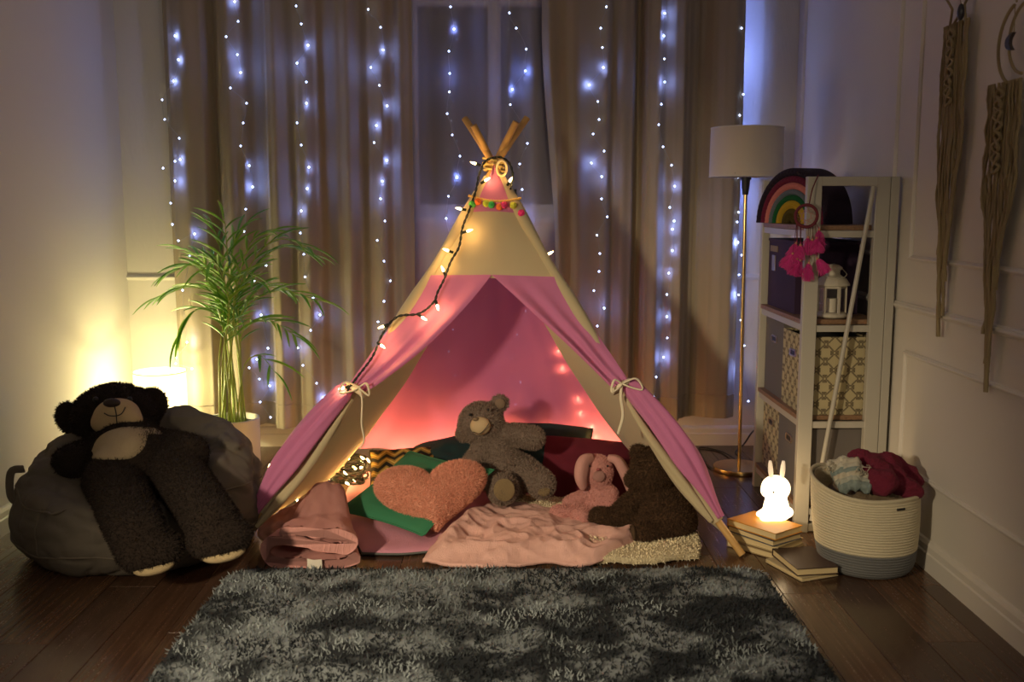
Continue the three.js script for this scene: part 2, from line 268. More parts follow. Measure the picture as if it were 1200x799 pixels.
// unseen ceiling lamp behind the camera, added as dim fill light
{
  const p = V(1.0, 2.5, 0.55), t = thing('added_fill_lamp', 'dim round fill lamp with frosted bowl, added on the ceiling out of view', 'lamp', p);
  part(t, 'mount', place(new THREE.CylinderGeometry(0.16, 0.17, 0.04, 32), V(p.x, YC - 0.02, p.z)), mWhitePaint);
  const bowl = new THREE.LatheGeometry([[0.001, -0.07], [0.08, -0.062], [0.14, -0.03], [0.165, 0.02], [0.16, 0.1]].map(([x, y]) => new THREE.Vector2(x, y)), 32); bowl.translate(p.x, p.y, p.z);
  part(t, 'lamp_bowl', bowl, emit(ROOM.color, 0.6));
  const l = pointLight(ROOM, p, t, 6); l.shadow.radius = 7;
}
// reflector lamp beside the camera: it throws the soft warm light on the tent and the shelf
{
  const p = V(...KEY.at), to = V(...KEY.to), d = to.clone().sub(p).normalize(), t = thing('reflector_lamp', 'black tripod lamp with bowl reflector turned towards the tent', 'lamp', V(p.x, 0, p.z));
  const q = new THREE.Quaternion().setFromUnitVectors(V(0, -1, 0), d), back = p.clone().addScaledVector(d, -0.06);
  const bowl = new THREE.LatheGeometry([[0.02, 0.12], [0.045, 0.11], [0.05, 0.04], [0.09, 0], [0.11, -0.06], [0.105, -0.06], [0.085, 0], [0.045, 0.035], [0.04, 0.1]].map(([x, y]) => new THREE.Vector2(x, y)), 32);
  part(t, 'reflector', place(bowl, back.clone().addScaledVector(d, 0.0), q), M({ rgb: [0.03, 0.03, 0.03], roughness: 0.5 }));
  part(t, 'bulb', sphere(p, 0.06, 16, 12), emit(KEY.color, 3));
  part(t, 'pole', tube([V(p.x, 0.4, p.z), V(p.x, p.y - 0.02, p.z).addScaledVector(d, -0.12)], 0.012), mBlack);
  for (let k = 0; k < 3; k++) { const a = k * 2.094 + 0.4; part(t, 'leg', tube([V(p.x, 0.5, p.z), V(p.x + 0.26 * Math.cos(a), 0.008, p.z + 0.26 * Math.sin(a))], 0.009), mBlack); }
  const s = new THREE.SpotLight(0xffffff, KEY.intensity, 0, KEY.angle, KEY.penumbra, 2); s.color.setRGB(...KEY.color); s.position.copy(p).sub(t.position); s.shadow.radius = 5; t.add(s); s.target.position.copy(to); scene.add(s.target); s.target.name = 'reflector_lamp_aim';
}

// ================================================================ CURTAINS
// z offset of the folds against x (knots read from the photograph as pixel columns at z = CZ)
const CZ = -4.95;
const px2x = (u) => at(u, 240, CZ).x;
const foldZ = (knots) => { const k = knots.map(([u, z]) => [px2x(u), z]); return (x) => { if (x <= k[0][0]) return k[0][1]; for (let i = 1; i < k.length; i++) if (x < k[i][0]) { const t = (x - k[i - 1][0]) / (k[i][0] - k[i - 1][0]), s = (1 - Math.cos(Math.PI * t)) / 2; return lerp(k[i - 1][1], k[i][1], s); } return k[k.length - 1][1]; }; };
const foldsL = foldZ([[198, -0.04], [206, 0.0], [226, 0.05], [243, 0.03], [254, -0.055], [264, 0.01], [274, 0.035], [286, 0.01], [300, -0.07], [312, -0.05], [319, 0.03], [328, 0.05], [340, 0.0], [352, 0.03], [364, 0.055], [374, 0.02], [384, -0.02], [400, 0.02], [412, 0.05], [424, -0.01], [436, 0.03], [450, 0.05], [462, 0.0], [472, 0.03], [484, 0.0]]);
const foldsR = foldZ([[634, -0.03], [642, 0.035], [654, 0.02], [672, 0.05], [692, 0.03], [708, 0.045], [718, 0.0], [728, 0.03], [738, 0.015], [747, -0.06], [757, 0.02], [768, 0.05], [778, 0.01], [788, 0.045], [797, 0.05], [803, -0.01], [812, -0.05], [818, -0.06]]);
const foldsO = foldZ([[812, -0.07], [820, -0.04], [834, 0.0], [846, 0.02], [856, 0.025], [866, -0.01], [870, -0.04]]);
const mCurtain = M({ rgb: [0.33, 0.28, 0.2], roughness: 0.85, sheen: 0.35, sheenColor: new THREE.Color(0.6, 0.52, 0.4), sheenRoughness: 0.5, bumpMap: rep(texWeave, 22, 22), bumpScale: 0.0007 });
const leanR = (x, y) => clamp((px2x(690) - x) / 0.2) * 0.075 * smooth(2.2, 0.9, y);
const curtainZ = { L: (x, y) => CZ + foldsL(x) * lerp(0.75, 1.1, clamp((2.5 - y) / 2.4)) + 0.008 * noise(x * 5, y * 1.4), R: (x, y) => CZ + foldsR(x - leanR(x, y)) * lerp(0.8, 1.08, clamp((2.5 - y) / 2.4)) + 0.008 * noise(x * 5, y * 1.4, 4), O: (x, y) => CZ + foldsO(x) + 0.006 * noise(x * 5, y * 1.4, 8) };
function curtain(label, u0, u1, yb, zf, lean) {
  const x0 = px2x(u0), x1 = px2x(u1), yt = 2.54, t = thing('curtain', label, 'curtain', V((x0 + x1) / 2, yb, CZ), 'beige curtains at the window'), n = Math.round((x1 - x0) * 190);
  const f = (u, v) => { const y = lerp(yb, yt, v), x = lerp(x0, x1, u), xs = x + (lean ? lean(x, y) : 0) + 0.004 * noise(x * 9, y * 2, 3); return V(xs, y, zf(lean ? xs : x, y)); };
  part(t, 'drape', thickSheet(f, n, 36, 0.003, (x1 - x0) * 1.4, yt - yb), mCurtain);
  part(t, 'hem', tube(Array.from({ length: 60 }, (_, i) => f(i / 59, 0.05).add(V(0, 0, 0.0035))), 0.0022, { sides: 5 }), mCurtain);
  for (let i = 0; i < Math.round((x1 - x0) / 0.12); i++) { const x = x0 + 0.06 + i * 0.12; part(t, 'ring', place(new THREE.TorusGeometry(0.02, 0.003, 6, 18), V(x, 2.548, CZ), euler(0, Math.PI / 2, 0)), mBrass); }
  return t;
}
const yCL = at(330, 500, CZ).y, yCR = at(760, 491, CZ).y;
curtain('beige curtain behind the palm, reaching from the corner to the window', 198, 485, yCL, curtainZ.L);
curtain('beige curtain hanging between the window and the narrow curtain panel', 634, 819, yCR, curtainZ.R, leanR);
curtain('narrow beige curtain panel behind the floor lamp', 812, 869, at(850, 489, CZ).y, curtainZ.O);
{
  const t = thing('curtain_rod', 'brass curtain rod along the ceiling above the window', 'rod', V(0, 2.57, CZ));
  part(t, 'rail', tube([V(-1.8, 2.57, CZ), V(1.3, 2.57, CZ)], 0.011, { sides: 12 }), mBrass);
  for (const x of [-1.8, 1.3]) part(t, 'finial', sphere(V(x, 2.57, CZ), 0.022, 14, 10), mBrass);
  for (const x of [-1.6, -0.05, 1.15]) part(t, 'bracket', tube([V(x, 2.57, CZ), V(x, 2.58, ZB)], 0.007), mBrass);
}
{ // sheer curtain before the panes
  const x0 = px2x(470), x1 = px2x(660), y0 = at(560, 520, -5.02).y, fz = (x) => -5.025 + 0.016 * Math.sin(x * 42 + 1.3 * Math.sin(x * 11)) + 0.012 * Math.sin(x * 17);
  const g = sheet((u, v) => { const x = lerp(x0, x1, u), y = lerp(y0, 2.54, v); return V(x, y, fz(x + 0.01 * noise(x * 4, y))); }, 120, 10, 1.2, 2.4);
  single('sheer_curtain', 'thin see-through white curtain over the window panes', 'curtain', g, M({ rgb: [0.66, 0.64, 0.68], transparent: true, opacity: 0.34, roughness: 0.9 }), V((x0 + x1) / 2, y0, -5.02));
}
{ // wand at the curtain's outer edge
  const t = thing('curtain_wand', 'thin grey draw rod hanging at the curtain edge beside the corner', 'rod', at(212, 287, -4.99)), a = at(209, 190, -4.99), b = at(213, 287, -4.99); a.x = b.x;
  part(t, 'rod', tube([V(b.x, 2.5, -4.99), b], 0.0055, { sides: 10 }), M({ rgb: [0.3, 0.3, 0.3], roughness: 0.4 })); part(t, 'tip', sphere(b, [0.008, 0.014, 0.008]), M({ rgb: [0.4, 0.4, 0.38], roughness: 0.4 }));
}
// strands of blue-white lights
{
  const strands = [
    ['off the curtain edge beside the corner', 'A', [195, 13, 205, 42, 209, 70, 203, 95, 190, 117, 193, 140, 210, 162, 211, 187, 205, 189, 191, 197, 205, 212, 200, 238, 202, 263, 209, 282, 228, 274, 222, 300, 214, 340, 219, 401, 206, 419, 206, 426, 225, 432]],
    ['on the curtain directly above the palm stems', 'L', [275, 2, 279, 25, 265, 43, 278, 64, 282, 85, 270, 103, 289, 121, 285, 144, 282, 171, 292, 194, 296, 219, 288, 245, 286, 271, 312, 311, 298, 329, 306, 369, 314, 408, 301, 421, 292, 431, 304, 444, 316, 452, 305, 471, 317, 489]],
    ['on the curtain where the palm fronds end', 'L', [347, 7, 353, 28, 361, 53, 348, 74, 359, 96, 359, 121, 348, 144, 353, 170, 362, 196, 360, 221, 353, 247, 352, 273, 356, 298, 357.5, 324.5, 367, 349, 375, 369, 364, 387, 349, 407.5, 355, 428, 371, 449, 379, 466, 371, 484]],
    ['on the curtain fold next to the window', 'L', [431.5, 11, 446, 32, 449, 58.5, 434.5, 79, 444.6, 100, 453.7, 124, 441, 147, 438.4, 167, 453.4, 188, 448, 212.5, 446, 233, 451, 259, 442, 281.5, 450, 306, 457.5, 329, 450, 353, 443, 377, 447, 400, 452, 425, 446, 450, 450, 474]],
    ['before the window beside the dark cord', 'W', [528, 8, 532, 34, 526, 60, 527, 86, 526.6, 107.7, 524, 133, 530, 158, 539, 183, 535.7, 207.6, 525.6, 230, 523, 256, 530, 282, 527, 308, 533, 334, 528, 360, 531, 386, 526, 412, 533, 440, 529, 466, 505, 518]],
    ['before the window, meandering above the tent poles', 'W', [597, 15, 605, 33, 616.7, 57.6, 615.7, 83, 600.5, 104.8, 598, 122.7, 611, 144.5, 618, 168, 609, 192, 612, 222, 615, 253, 610, 280, 604, 308, 612, 336, 616, 364, 606, 392, 600, 420, 610, 448, 604, 474]],
    ['on the broad curtain fold between window and floor lamp', 'R', [710.6, 8, 704, 33, 706, 55.6, 707, 79, 690.4, 99.6, 700.5, 119, 702, 140, 695, 157, 708, 177, 693, 191, 705, 207, 705, 233, 711.6, 254, 699.5, 275.6, 703, 297, 702, 318, 696, 340.5, 708, 361, 700, 382, 706, 404, 700, 428, 704, 452, 701, 474]],
    ['on the curtain beside the floor lamp shade', 'R', [779, 15.6, 778, 42, 778.6, 69, 779, 96, 775, 122, 772, 146, 777, 172, 787, 193.6, 790.7, 218, 785, 243, 790, 259, 788, 268.6, 788, 293.5, 783.6, 320, 781.5, 345, 781.5, 371, 782, 396, 777.6, 418.6, 769, 441.7, 766, 465]],
    ['behind the floor lamp at the outer curtain edge', 'E', [862, 8, 869, 33, 867, 60, 862.6, 86.6, 871, 110.6, 867, 135, 864, 160, 868, 185, 865, 208, 862.6, 231, 865.5, 248.6, 864, 260, 865, 284, 869, 299, 866, 322, 865.5, 345.5, 868, 375, 872, 405, 870, 435, 877, 470]],
  ];
  const ledGeo = new THREE.SphereGeometry(0.0042, 8, 6), mLed = emit(LED.color.map((c, i) => [0.5, 0.62, 1][i]), 9), mWire = M({ rgb: [0.35, 0.35, 0.36], roughness: 0.4 });
  const near = new Set(['209,70', '205,42', '203,95', '211,187', '228,274', '275,2', '282,85', '292,194', '306,369', '361,53', '359,121', '362,196', '360,221', '353,247', '375,369', '379,466', '371,484', '449,58.5', '441,147', '453.7,124', '453.4,188', '448,212.5', '690.4,99.6', '779,15.6', '790.7,218', '788,268.6', '788,293.5', '783.6,320', '781.5,371', '707,79', '693,191', '778,42', '316,452', '532,34', '600.5,104.8', '615.7,83', '535.7,207.6', '862.6,231', '867,60']);
  for (const [where, kind, pts] of strands) {
    const P = [];
    for (let i = 0; i < pts.length; i += 2) {
      const u = pts[i], v = pts[i + 1], hit = near.has(u + ',' + v), off = hit ? 0.014 : rr(0.03, 0.055);
      let p = at(u, v, CZ);
      const surf = (q) => kind === 'L' ? curtainZ.L(q.x, q.y) : kind === 'R' ? curtainZ.R(q.x, q.y) : kind === 'W' ? -5.0 + (hit ? -0.008 : 0.02) : kind === 'E' ? -4.985 : u < 198 ? -5.03 : curtainZ.L(q.x, q.y);
      for (let k = 0; k < 3; k++) p = at(u, v, surf(p) + off);
      P.push(p);
    }
    const t = thing('light_strand', 'strand of tiny blue-white lights ' + where, 'string lights', P[P.length - 1].clone(), 'strands of tiny lights hanging before the window');
    const wp = [V(P[0].x, 2.55, P[0].z), V(P[0].x, lerp(2.55, P[0].y, 0.5), P[0].z)]; for (let i = 0; i < P.length; i++) { wp.push(P[i].clone().add(V(0, 0, -0.002))); if (i + 1 < P.length) wp.push(P[i].clone().lerp(P[i + 1], 0.5).add(V(rr(-0.006, 0.006), 0, rr(-0.004, 0.003)))); }
    part(t, 'wire', tube(wp, 0.0009, { sides: 4, seg: wp.length * 3 }), mWire);
    P.forEach((p, i) => {
      const b = new THREE.Mesh(ledGeo, mLed); b.name = 'led'; b.position.copy(p).sub(t.position); t.add(b);
    });
    P.forEach((p, i) => { const hit = near.has(pts[2 * i] + ',' + pts[2 * i + 1]); if (hit || (kind === 'E' && i % 3 === 0) || (kind !== 'E' && i % 7 === 3)) pointLight(LED, p, t, 0.15, kind === 'E' ? (p.y > 1.25 ? 9 : 2) : hit ? 1 : 1.4); });
    const top = V(P[0].x, 2.42, P[0].z); for (let k = 0; k < 2; k++) { const p = top.clone().add(V(0.01 * k, -0.1 * k, 0)); const b = new THREE.Mesh(ledGeo, mLed); b.name = 'led'; b.position.copy(p).sub(t.position); t.add(b); }
  }
}

// ================================================================ TENT
const project = (p) => { const d = p.clone().sub(V(0, CAM_H, 0)), cy = Math.cos(YAW), sy = Math.sin(YAW), x = d.x * cy + d.z * sy, z = -d.x * sy + d.z * cy, c = Math.cos(PITCH), s = Math.sin(PITCH), y2 = d.y * c - z * s, z2 = d.y * s + z * c; return [600 + FOCAL * x / -z2, 399.5 - FOCAL * y2 / -z2]; };
const FEET = [V(-0.985, 0.01, -3.55), fl(870, 650, 0.01), fl(762, 548, 0.01), fl(398, 549, 0.01)];   // front pair, back pair
const APEX = at(579, 190, -4.03);
const CENTRE = V(-0.04, 0, -4.05);
const apexOf = [V(0.012, 0, 0.02), V(-0.014, 0.012, 0.02), V(-0.006, 0.0, -0.012), V(0.012, 0.012, -0.012)];
function pole(i, t) {
  const a = APEX.clone().add(apexOf[i]), p = FEET[i].clone().lerp(a, t), inn = CENTRE.clone().sub(FEET[i]).setY(0).normalize();
  return p.addScaledVector(inn, 0.05 * 4 * clamp(t) * clamp(1 - t));
}
const tAt = (i, v) => { let a = 0, b = 1.1; for (let k = 0; k < 40; k++) { const m = (a + b) / 2; project(pole(i, m))[1] > v ? a = m : b = m; } return (a + b) / 2; };
const front = (u, t, off = 0) => pole(0, t).lerp(pole(1, t), u).add(V(0, 0.08, 0.3).normalize().multiplyScalar(off + 0.025 * Math.sin(Math.PI * u)));
const fN = V().crossVectors(FEET[1].clone().sub(FEET[0]), APEX.clone().sub(FEET[0])).normalize(); if (fN.z < 0) fN.negate();
const onFront = (u, v, off = 0) => { const d = dir(u, v), o = V(0, CAM_H, 0), q = FEET[0].clone().addScaledVector(fN, off); return d.multiplyScalar(q.sub(o).dot(fN) / dir(u, v).dot(fN)).add(o); };
const mPink = M({ rgb: [0.64, 0.21, 0.43], roughness: 0.95, transmission: 0.3, thickness: 0, bumpMap: rep(texWeave, 20, 20), bumpScale: 0.0005 });
const mPinkBack = M({ transparent: true, opacity: 0.97, rgb: [0.62, 0.17, 0.37], roughness: 0.95, transmission: 0.3, thickness: 0, bumpMap: rep(texWeave, 20, 20), bumpScale: 0.0005 });
const mCream = M({ rgb: [0.58, 0.5, 0.31], roughness: 0.95, transmission: 0.25, thickness: 0, bumpMap: rep(texWeave, 20, 20), bumpScale: 0.0005 });
const mPole = M({ rgb: [0.55, 0.33, 0.11], roughness: 0.55 }), mTie = M({ rgb: [0.75, 0.68, 0.5], roughness: 0.9 });
const tYoke = [tAt(0, 324), tAt(1, 326)], tTop = [tAt(0, 247), tAt(1, 248)], tTie = [tAt(0, 456), tAt(1, 452)];
{
  const t = thing('play_tent', 'pink and cream fabric tepee tent on wooden poles with open front flaps', 'tent', V(-0.04, 0, -4.0));
  for (let i = 0; i < 4; i++) {
    const ext = [1.125, 1.115, 1.1, 1.1][i], pts = []; for (let k = 0; k <= 10; k++) pts.push(pole(i, k / 10 * ext));
    const m = part(t, 'pole', tube(pts, 0.0135, { sides: 12, seg: 20 }), mPole);
    if (i < 2) { const s = []; for (let k = 0; k <= 10; k++) s.push(pole(i, lerp(0.075, 0.955, k / 10))); part(t, 'sleeve', tube(s, (x) => 0.022 + 0.004 * Math.sin(x * 23), { sides: 12, seg: 40, caps: false }), mCream); }
  }
  // walls between the poles
  const wall = (a, b, t0, t1, sag, pw, bias) => (s, v) => { const tt = lerp(t0(s), t1, v), p = pole(a, tt).lerp(pole(b, tt), s), inn = CENTRE.clone().sub(p).setY(0.0).normalize(); return p.addScaledVector(inn, sag * Math.pow(Math.sin(Math.PI * Math.pow(s, bias)), pw) * Math.pow(Math.sin(Math.PI * clamp(tt * 0.92 + 0.06)), 0.6) + 0.006 * noise(s * 6, tt * 9, a * 3)); };
  part(t, 'side_panel', sheet(wall(0, 3, (s) => 0.012 + 0.03 * Math.sin(Math.PI * s), 0.955, 0.11, 0.8, 1.6), 40, 50, 1, 1.6), mCream);
  part(t, 'side_panel', sheet(wall(1, 2, (s) => 0.02 + 0.04 * Math.sin(Math.PI * s), 0.955, 0.12, 0.8, 1.6), 40, 50, 1, 1.6), mCream);
  part(t, 'back_panel', sheet((s, v) => { const p = wall(3, 2, (q) => 0.075 - 0.012 * Math.sin(Math.PI * q) + 0.012 * noise(q * 5, 2), 0.95, -0.02, 1, 1)(s, v); p.z += 0.012 * Math.exp(-v * 7) * Math.sin(s * 34 + 2 * Math.sin(s * 9)) + 0.006 * noise(s * 9, v * 5); return p; }, 90, 60, 1.4, 1.6), mPinkBack);
  // front: pink cap, cream yoke
  part(t, 'yoke', sheet((s, v) => { const tt = lerp(lerp(tYoke[0], tYoke[1], s) - 0.006 * Math.sin(Math.PI * s), lerp(tTop[0], tTop[1], s), v); return front(s, tt, 0.006 + 0.004 * noise(s * 4, v * 3)); }, 30, 24, 0.6, 0.4), mCream);
  part(t, 'cap', sheet((s, v) => front(s, lerp(lerp(tTop[0], tTop[1], s) - 0.006, 0.985, v), 0.008 + 0.012 * v * Math.sin(s * 9)), 20, 14, 0.25, 0.25), mPink);
  // flaps drawn aside to the ties
  for (const [i, mid] of [[0, [506, 401]], [1, [660, 400]]]) {
    const tie = pole(i, tTie[i]).add(V(i ? -0.012 : 0.012, 0.005, 0.03)), T0 = front(i, tYoke[i], 0.01), T1 = front(0.5, (tYoke[0] + tYoke[1]) / 2, 0.01), M1 = onFront(...mid, 0.03), out = V(i ? 1 : -1, 0, 0);
    const f = (u, v) => {
      const T = T0.clone().lerp(T1, u).add(V(0, 0.004, 0.006)), B = tie.clone().addScaledVector(out, lerp(0.03, -0.028, u)).add(V(0, lerp(0.012, -0.02, u), 0)), mp = pole(i, lerp(tYoke[i], tTie[i], 0.5)).addScaledVector(fN, 0.012).addScaledVector(out, 0.02).lerp(M1, Math.pow(u, 0.85));
      const C = mp.clone().multiplyScalar(2).addScaledVector(T, -0.5).addScaledVector(B, -0.5), p = T.multiplyScalar((1 - v) ** 2).addScaledVector(C, 2 * v * (1 - v)).addScaledVector(B, v * v);
      const w = Math.pow(Math.sin(Math.PI * clamp(v * 0.96 + 0.02)), 0.8) * lerp(0.5, 1, v);
      return p.addScaledVector(fN, w * (0.02 * Math.sin(u * 15.5 + 0.8) * u + 0.022 * smooth(0.8, 1, u) + 0.008 * noise(u * 4, v * 4, i)) + (v > 0.9 ? (v - 0.9) * 0.12 * Math.sin(u * 20) : 0));
    };
    part(t, 'door_flap', sheet(f, 60, 50, 0.5, 0.5), mPink);
    // the gathered rest of the flap runs down the pole
    const t0 = tTie[i] + 0.004, t1 = i ? 0.085 : 0.05, pts = []; for (let k = 0; k <= 14; k++) { const q = k / 14; pts.push(pole(i, lerp(t0, t1, q)).addScaledVector(out, 0.014 + 0.02 * Math.sin(Math.PI * q)).add(V(0, 0.008 + 0.015 * Math.sin(Math.PI * q), 0.03 + 0.012 * Math.sin(Math.PI * q)))); }
    part(t, 'gathered_flap', tube(pts, (q) => q < 0.05 ? lerp(0.024, 0.03, q / 0.05) : lerp(0.03, 0.045, Math.sin(Math.PI * clamp(q * 0.9))) * lerp(1, 0.35, smooth(0.55, 1, q)), { seg: 60, sides: 40, cross: (a, q) => 1 + 0.2 * Math.sin(3 * a + 2.2 * q + i) + 0.1 * Math.sin(7 * a - 3 * q) }), mPink);
    const lin = []; for (let k = 0; k <= 14; k++) { const q = k / 14; lin.push(pole(i, lerp(t0 - 0.02, t1, q)).addScaledVector(out, -0.016 - 0.014 * Math.sin(Math.PI * q)).add(V(0, -0.008, 0.026))); }
    part(t, 'lining', tube(lin, (q) => 0.006 + 0.016 * Math.sin(Math.PI * clamp(q * 0.95 + 0.03)), { seg: 50, sides: 16, cross: (a, q) => 1 + 0.3 * Math.sin(2 * a + 5 * q) + 0.1 * Math.sin(5 * a + 9 * q) }), mCream);
    // ribbon tie: band round flap and pole, bow and loose ends
    const ctr = tie.clone().add(V(0, -0.004, -0.008)), ax = pole(i, 0.5).sub(pole(i, 0.3)).normalize(), band = new THREE.TorusGeometry(0.042, 0.0045, 8, 28); band.scale(1, 1, 2.2);
    part(t, 'ribbon_tie', place(band, ctr, new THREE.Quaternion().setFromUnitVectors(V(0, 0, 1), ax)), mTie);
    const kn = ctr.clone().add(V(i ? -0.005 : 0.02, 0.02, 0.045)), rib = (ps) => tube(ps.map(([x, y, z]) => kn.clone().add(V(x, y, z))), 0.0055, { sides: 8, seg: 24, cross: (a) => 0.35 + 0.65 * Math.abs(Math.cos(a)) });
    part(t, 'bow_loop', rib([[0, 0, 0], [i ? 0.05 : -0.05, 0.02, 0.01], [i ? 0.075 : -0.07, -0.02, 0.015], [i ? 0.03 : -0.02, -0.012, 0.012], [0, 0, 0.004]]), mTie);
    part(t, 'bow_loop', rib([[0, 0, 0], [i ? -0.03 : 0.03, 0.015, 0.012], [i ? -0.04 : 0.04, -0.03, 0.016], [i ? -0.01 : 0.012, -0.012, 0.012], [0, 0, 0.004]]), mTie);
    part(t, 'ribbon_end', rib(i ? [[0, 0, 0], [-0.005, -0.05, 0.012], [0.004, -0.12, 0.008], [-0.012, -0.19, 0.0]] : [[0, 0, 0], [0.012, -0.05, 0.012], [0.008, -0.14, 0.01], [0.016, -0.2, 0.008], [0.0, -0.235, 0.006]]), mTie);
  }
  // rope wound round the crossing
  const rope = []; for (let k = 0; k <= 70; k++) { const a = k / 70 * Math.PI * 2 * 5, r = 0.04 + 0.006 * Math.sin(k * 1.7); rope.push(APEX.clone().add(V(r * Math.cos(a), -0.035 - 0.012 * Math.cos(a * 0.5 + 1) + k / 70 * 0.045, r * Math.sin(a)))); }
  part(t, 'rope', tube(rope, 0.0048, { sides: 7, seg: 220 }), M({ rgb: [0.78, 0.6, 0.22], roughness: 0.9 }));
  const loop = at(588, 197, -3.95); part(t, 'rope', tube([0, 1, 2, 3, 4, 5, 6, 7].map((k) => loop.clone().add(V(0.019 * Math.cos(k / 8 * 6.283), 0.03 * Math.sin(k / 8 * 6.283), 0.008 * Math.sin(k)))), 0.0045, { closed: true, sides: 7, seg: 40 }), M({ rgb: [0.8, 0.68, 0.4], roughness: 0.9 }));
  // garland of little pompoms
  const gp = []; for (let k = 0; k <= 12; k++) { const q = k / 12; gp.push(onFront(lerp(549, 611, q), lerp(229, 232, q) + 5 * Math.sin(Math.PI * q), 0.045)); }
  part(t, 'garland_cord', tube(gp, (q) => 0.005 + 0.0012 * Math.sin(q * 120), { sides: 6, seg: 80 }), M({ rgb: [0.82, 0.5, 0.14], roughness: 0.95 }));
  const cols = [[0.1, 0.5, 0.08], [0.75, 0.16, 0.04], [0.5, 0.6, 0.06], [0.05, 0.42, 0.1], [0.8, 0.2, 0.05], [0.75, 0.05, 0.2], [0.6, 0.62, 0.06], [0.8, 0.04, 0.22]];
  cols.forEach((c, k) => { const q = (k + 0.4) / 7.9, p = gp[Math.min(12, Math.round(q * 12))].clone().add(V(rr(-0.004, 0.004), rr(-0.03, -0.012), 0.008)); if (k === 7) p.add(V(0.02, -0.035, 0)); part(t, 'pompom', nets(({ x, y, z }) => Math.hypot(x - p.x, y - p.y, z - p.z) - 0.014 - 0.004 * noise(x * 160, y * 160, z * 160), p.clone().subScalar(0.024), p.clone().addScalar(0.024), 0.004), M({ rgb: c, roughness: 1 })); });
}

// ================================================================ WARM STRING LIGHTS
const bulbGeo = (() => { const g = new THREE.LatheGeometry([[0.0001, 0.026], [0.0022, 0.022], [0.0042, 0.013], [0.0048, 0.005], [0.004, 0]].map(([x, y]) => new THREE.Vector2(x, y)), 10); return g; })();
const sockGeo = new THREE.CylinderGeometry(0.0052, 0.0056, 0.02, 8); sockGeo.translate(0, -0.008, 0);
const mBulb = emit([1, 0.66, 0.26], 22), mCord = M({ rgb: [0.008, 0.014, 0.009], roughness: 0.5 });
function bulbOn(t, p, d, scale = 1, light = true) {
  const q = new THREE.Quaternion().setFromUnitVectors(V(0, 1, 0), d.clone().normalize()), s = new THREE.Mesh(sockGeo, mCord), b = new THREE.Mesh(bulbGeo, mBulb);
  s.name = 'socket'; b.name = 'bulb'; for (const o of [s, b]) { o.quaternion.copy(q); o.position.copy(p).sub(t.position); t.add(o); }
  if (light) pointLight(BULB, p.clone().addScaledVector(d.clone().normalize(), 0.012), t, 0.25, scale);
}
const twisted = (pts, r = 0.0026) => cleaned([0, 1].map((k) => { const c = new THREE.CatmullRomCurve3(pts), n = pts.length * 10, P = []; for (let i = 0; i <= n; i++) { const p = c.getPointAt(i / n), T = c.getTangentAt(i / n), N = V(-T.y, T.x, 0.3).normalize(), B = V().crossVectors(T, N), a = i * 0.9 + k * Math.PI; P.push(p.addScaledVector(N, r * 1.1 * Math.cos(a)).addScaledVector(B, r * 1.1 * Math.sin(a))); } return tube(P, r, { sides: 6, seg: n }); }));
{
  const t = thing('string_lights', 'dark string of glowing warm bulbs climbing the tent pole', 'string lights', pole(0, tTie[0]));
  const path = [[598, 222], [601, 205], [596, 190], [585, 184], [570, 188], [562, 203], [558, 222], [550, 246], [542, 267], [538, 289], [528, 307], [521, 326], [513, 342], [509, 353], [492, 367], [466, 371], [450, 388], [437, 417], [420, 440], [406, 458]].map(([u, v]) => onFront(u, v, 0.05));
  part(t, 'wire', twisted(path), mCord);
  for (const [u, v, dx, dy] of [[558, 192, -1, 0.3], [568, 212, 1, 0.6], [597, 213, 0.3, 0.5], [541, 245, -1, 0.2], [547, 271, 1, 0.3], [526, 294, -1, 0.4], [520, 318, -0.3, 0.8], [512, 357, 0.2, -0.6], [494, 371, 0.8, -0.5], [450, 382, -0.9, -0.3], [446, 404, 0.5, -0.3], [404, 454, -1, -0.2]]) bulbOn(t, onFront(u, v, 0.055), V(dx, dy, 0.4), 0.55);
  // further along the other pole, outside the fabric
  const p2 = [[604, 222], [616, 250], [630, 277], [641, 299], [654, 345], [664, 372]].map(([u, v], k) => { const p = onFront(u - (k ? 9 : 0), v, k < 1 ? 0.03 : -0.07); return p; });
  part(t, 'wire', twisted(p2), mCord);
  for (const [u, v] of [[640, 298]]) bulbOn(t, onFront(u + 2, v, -0.05), V(0.9, 0.5, 0.1), 0.4);
}
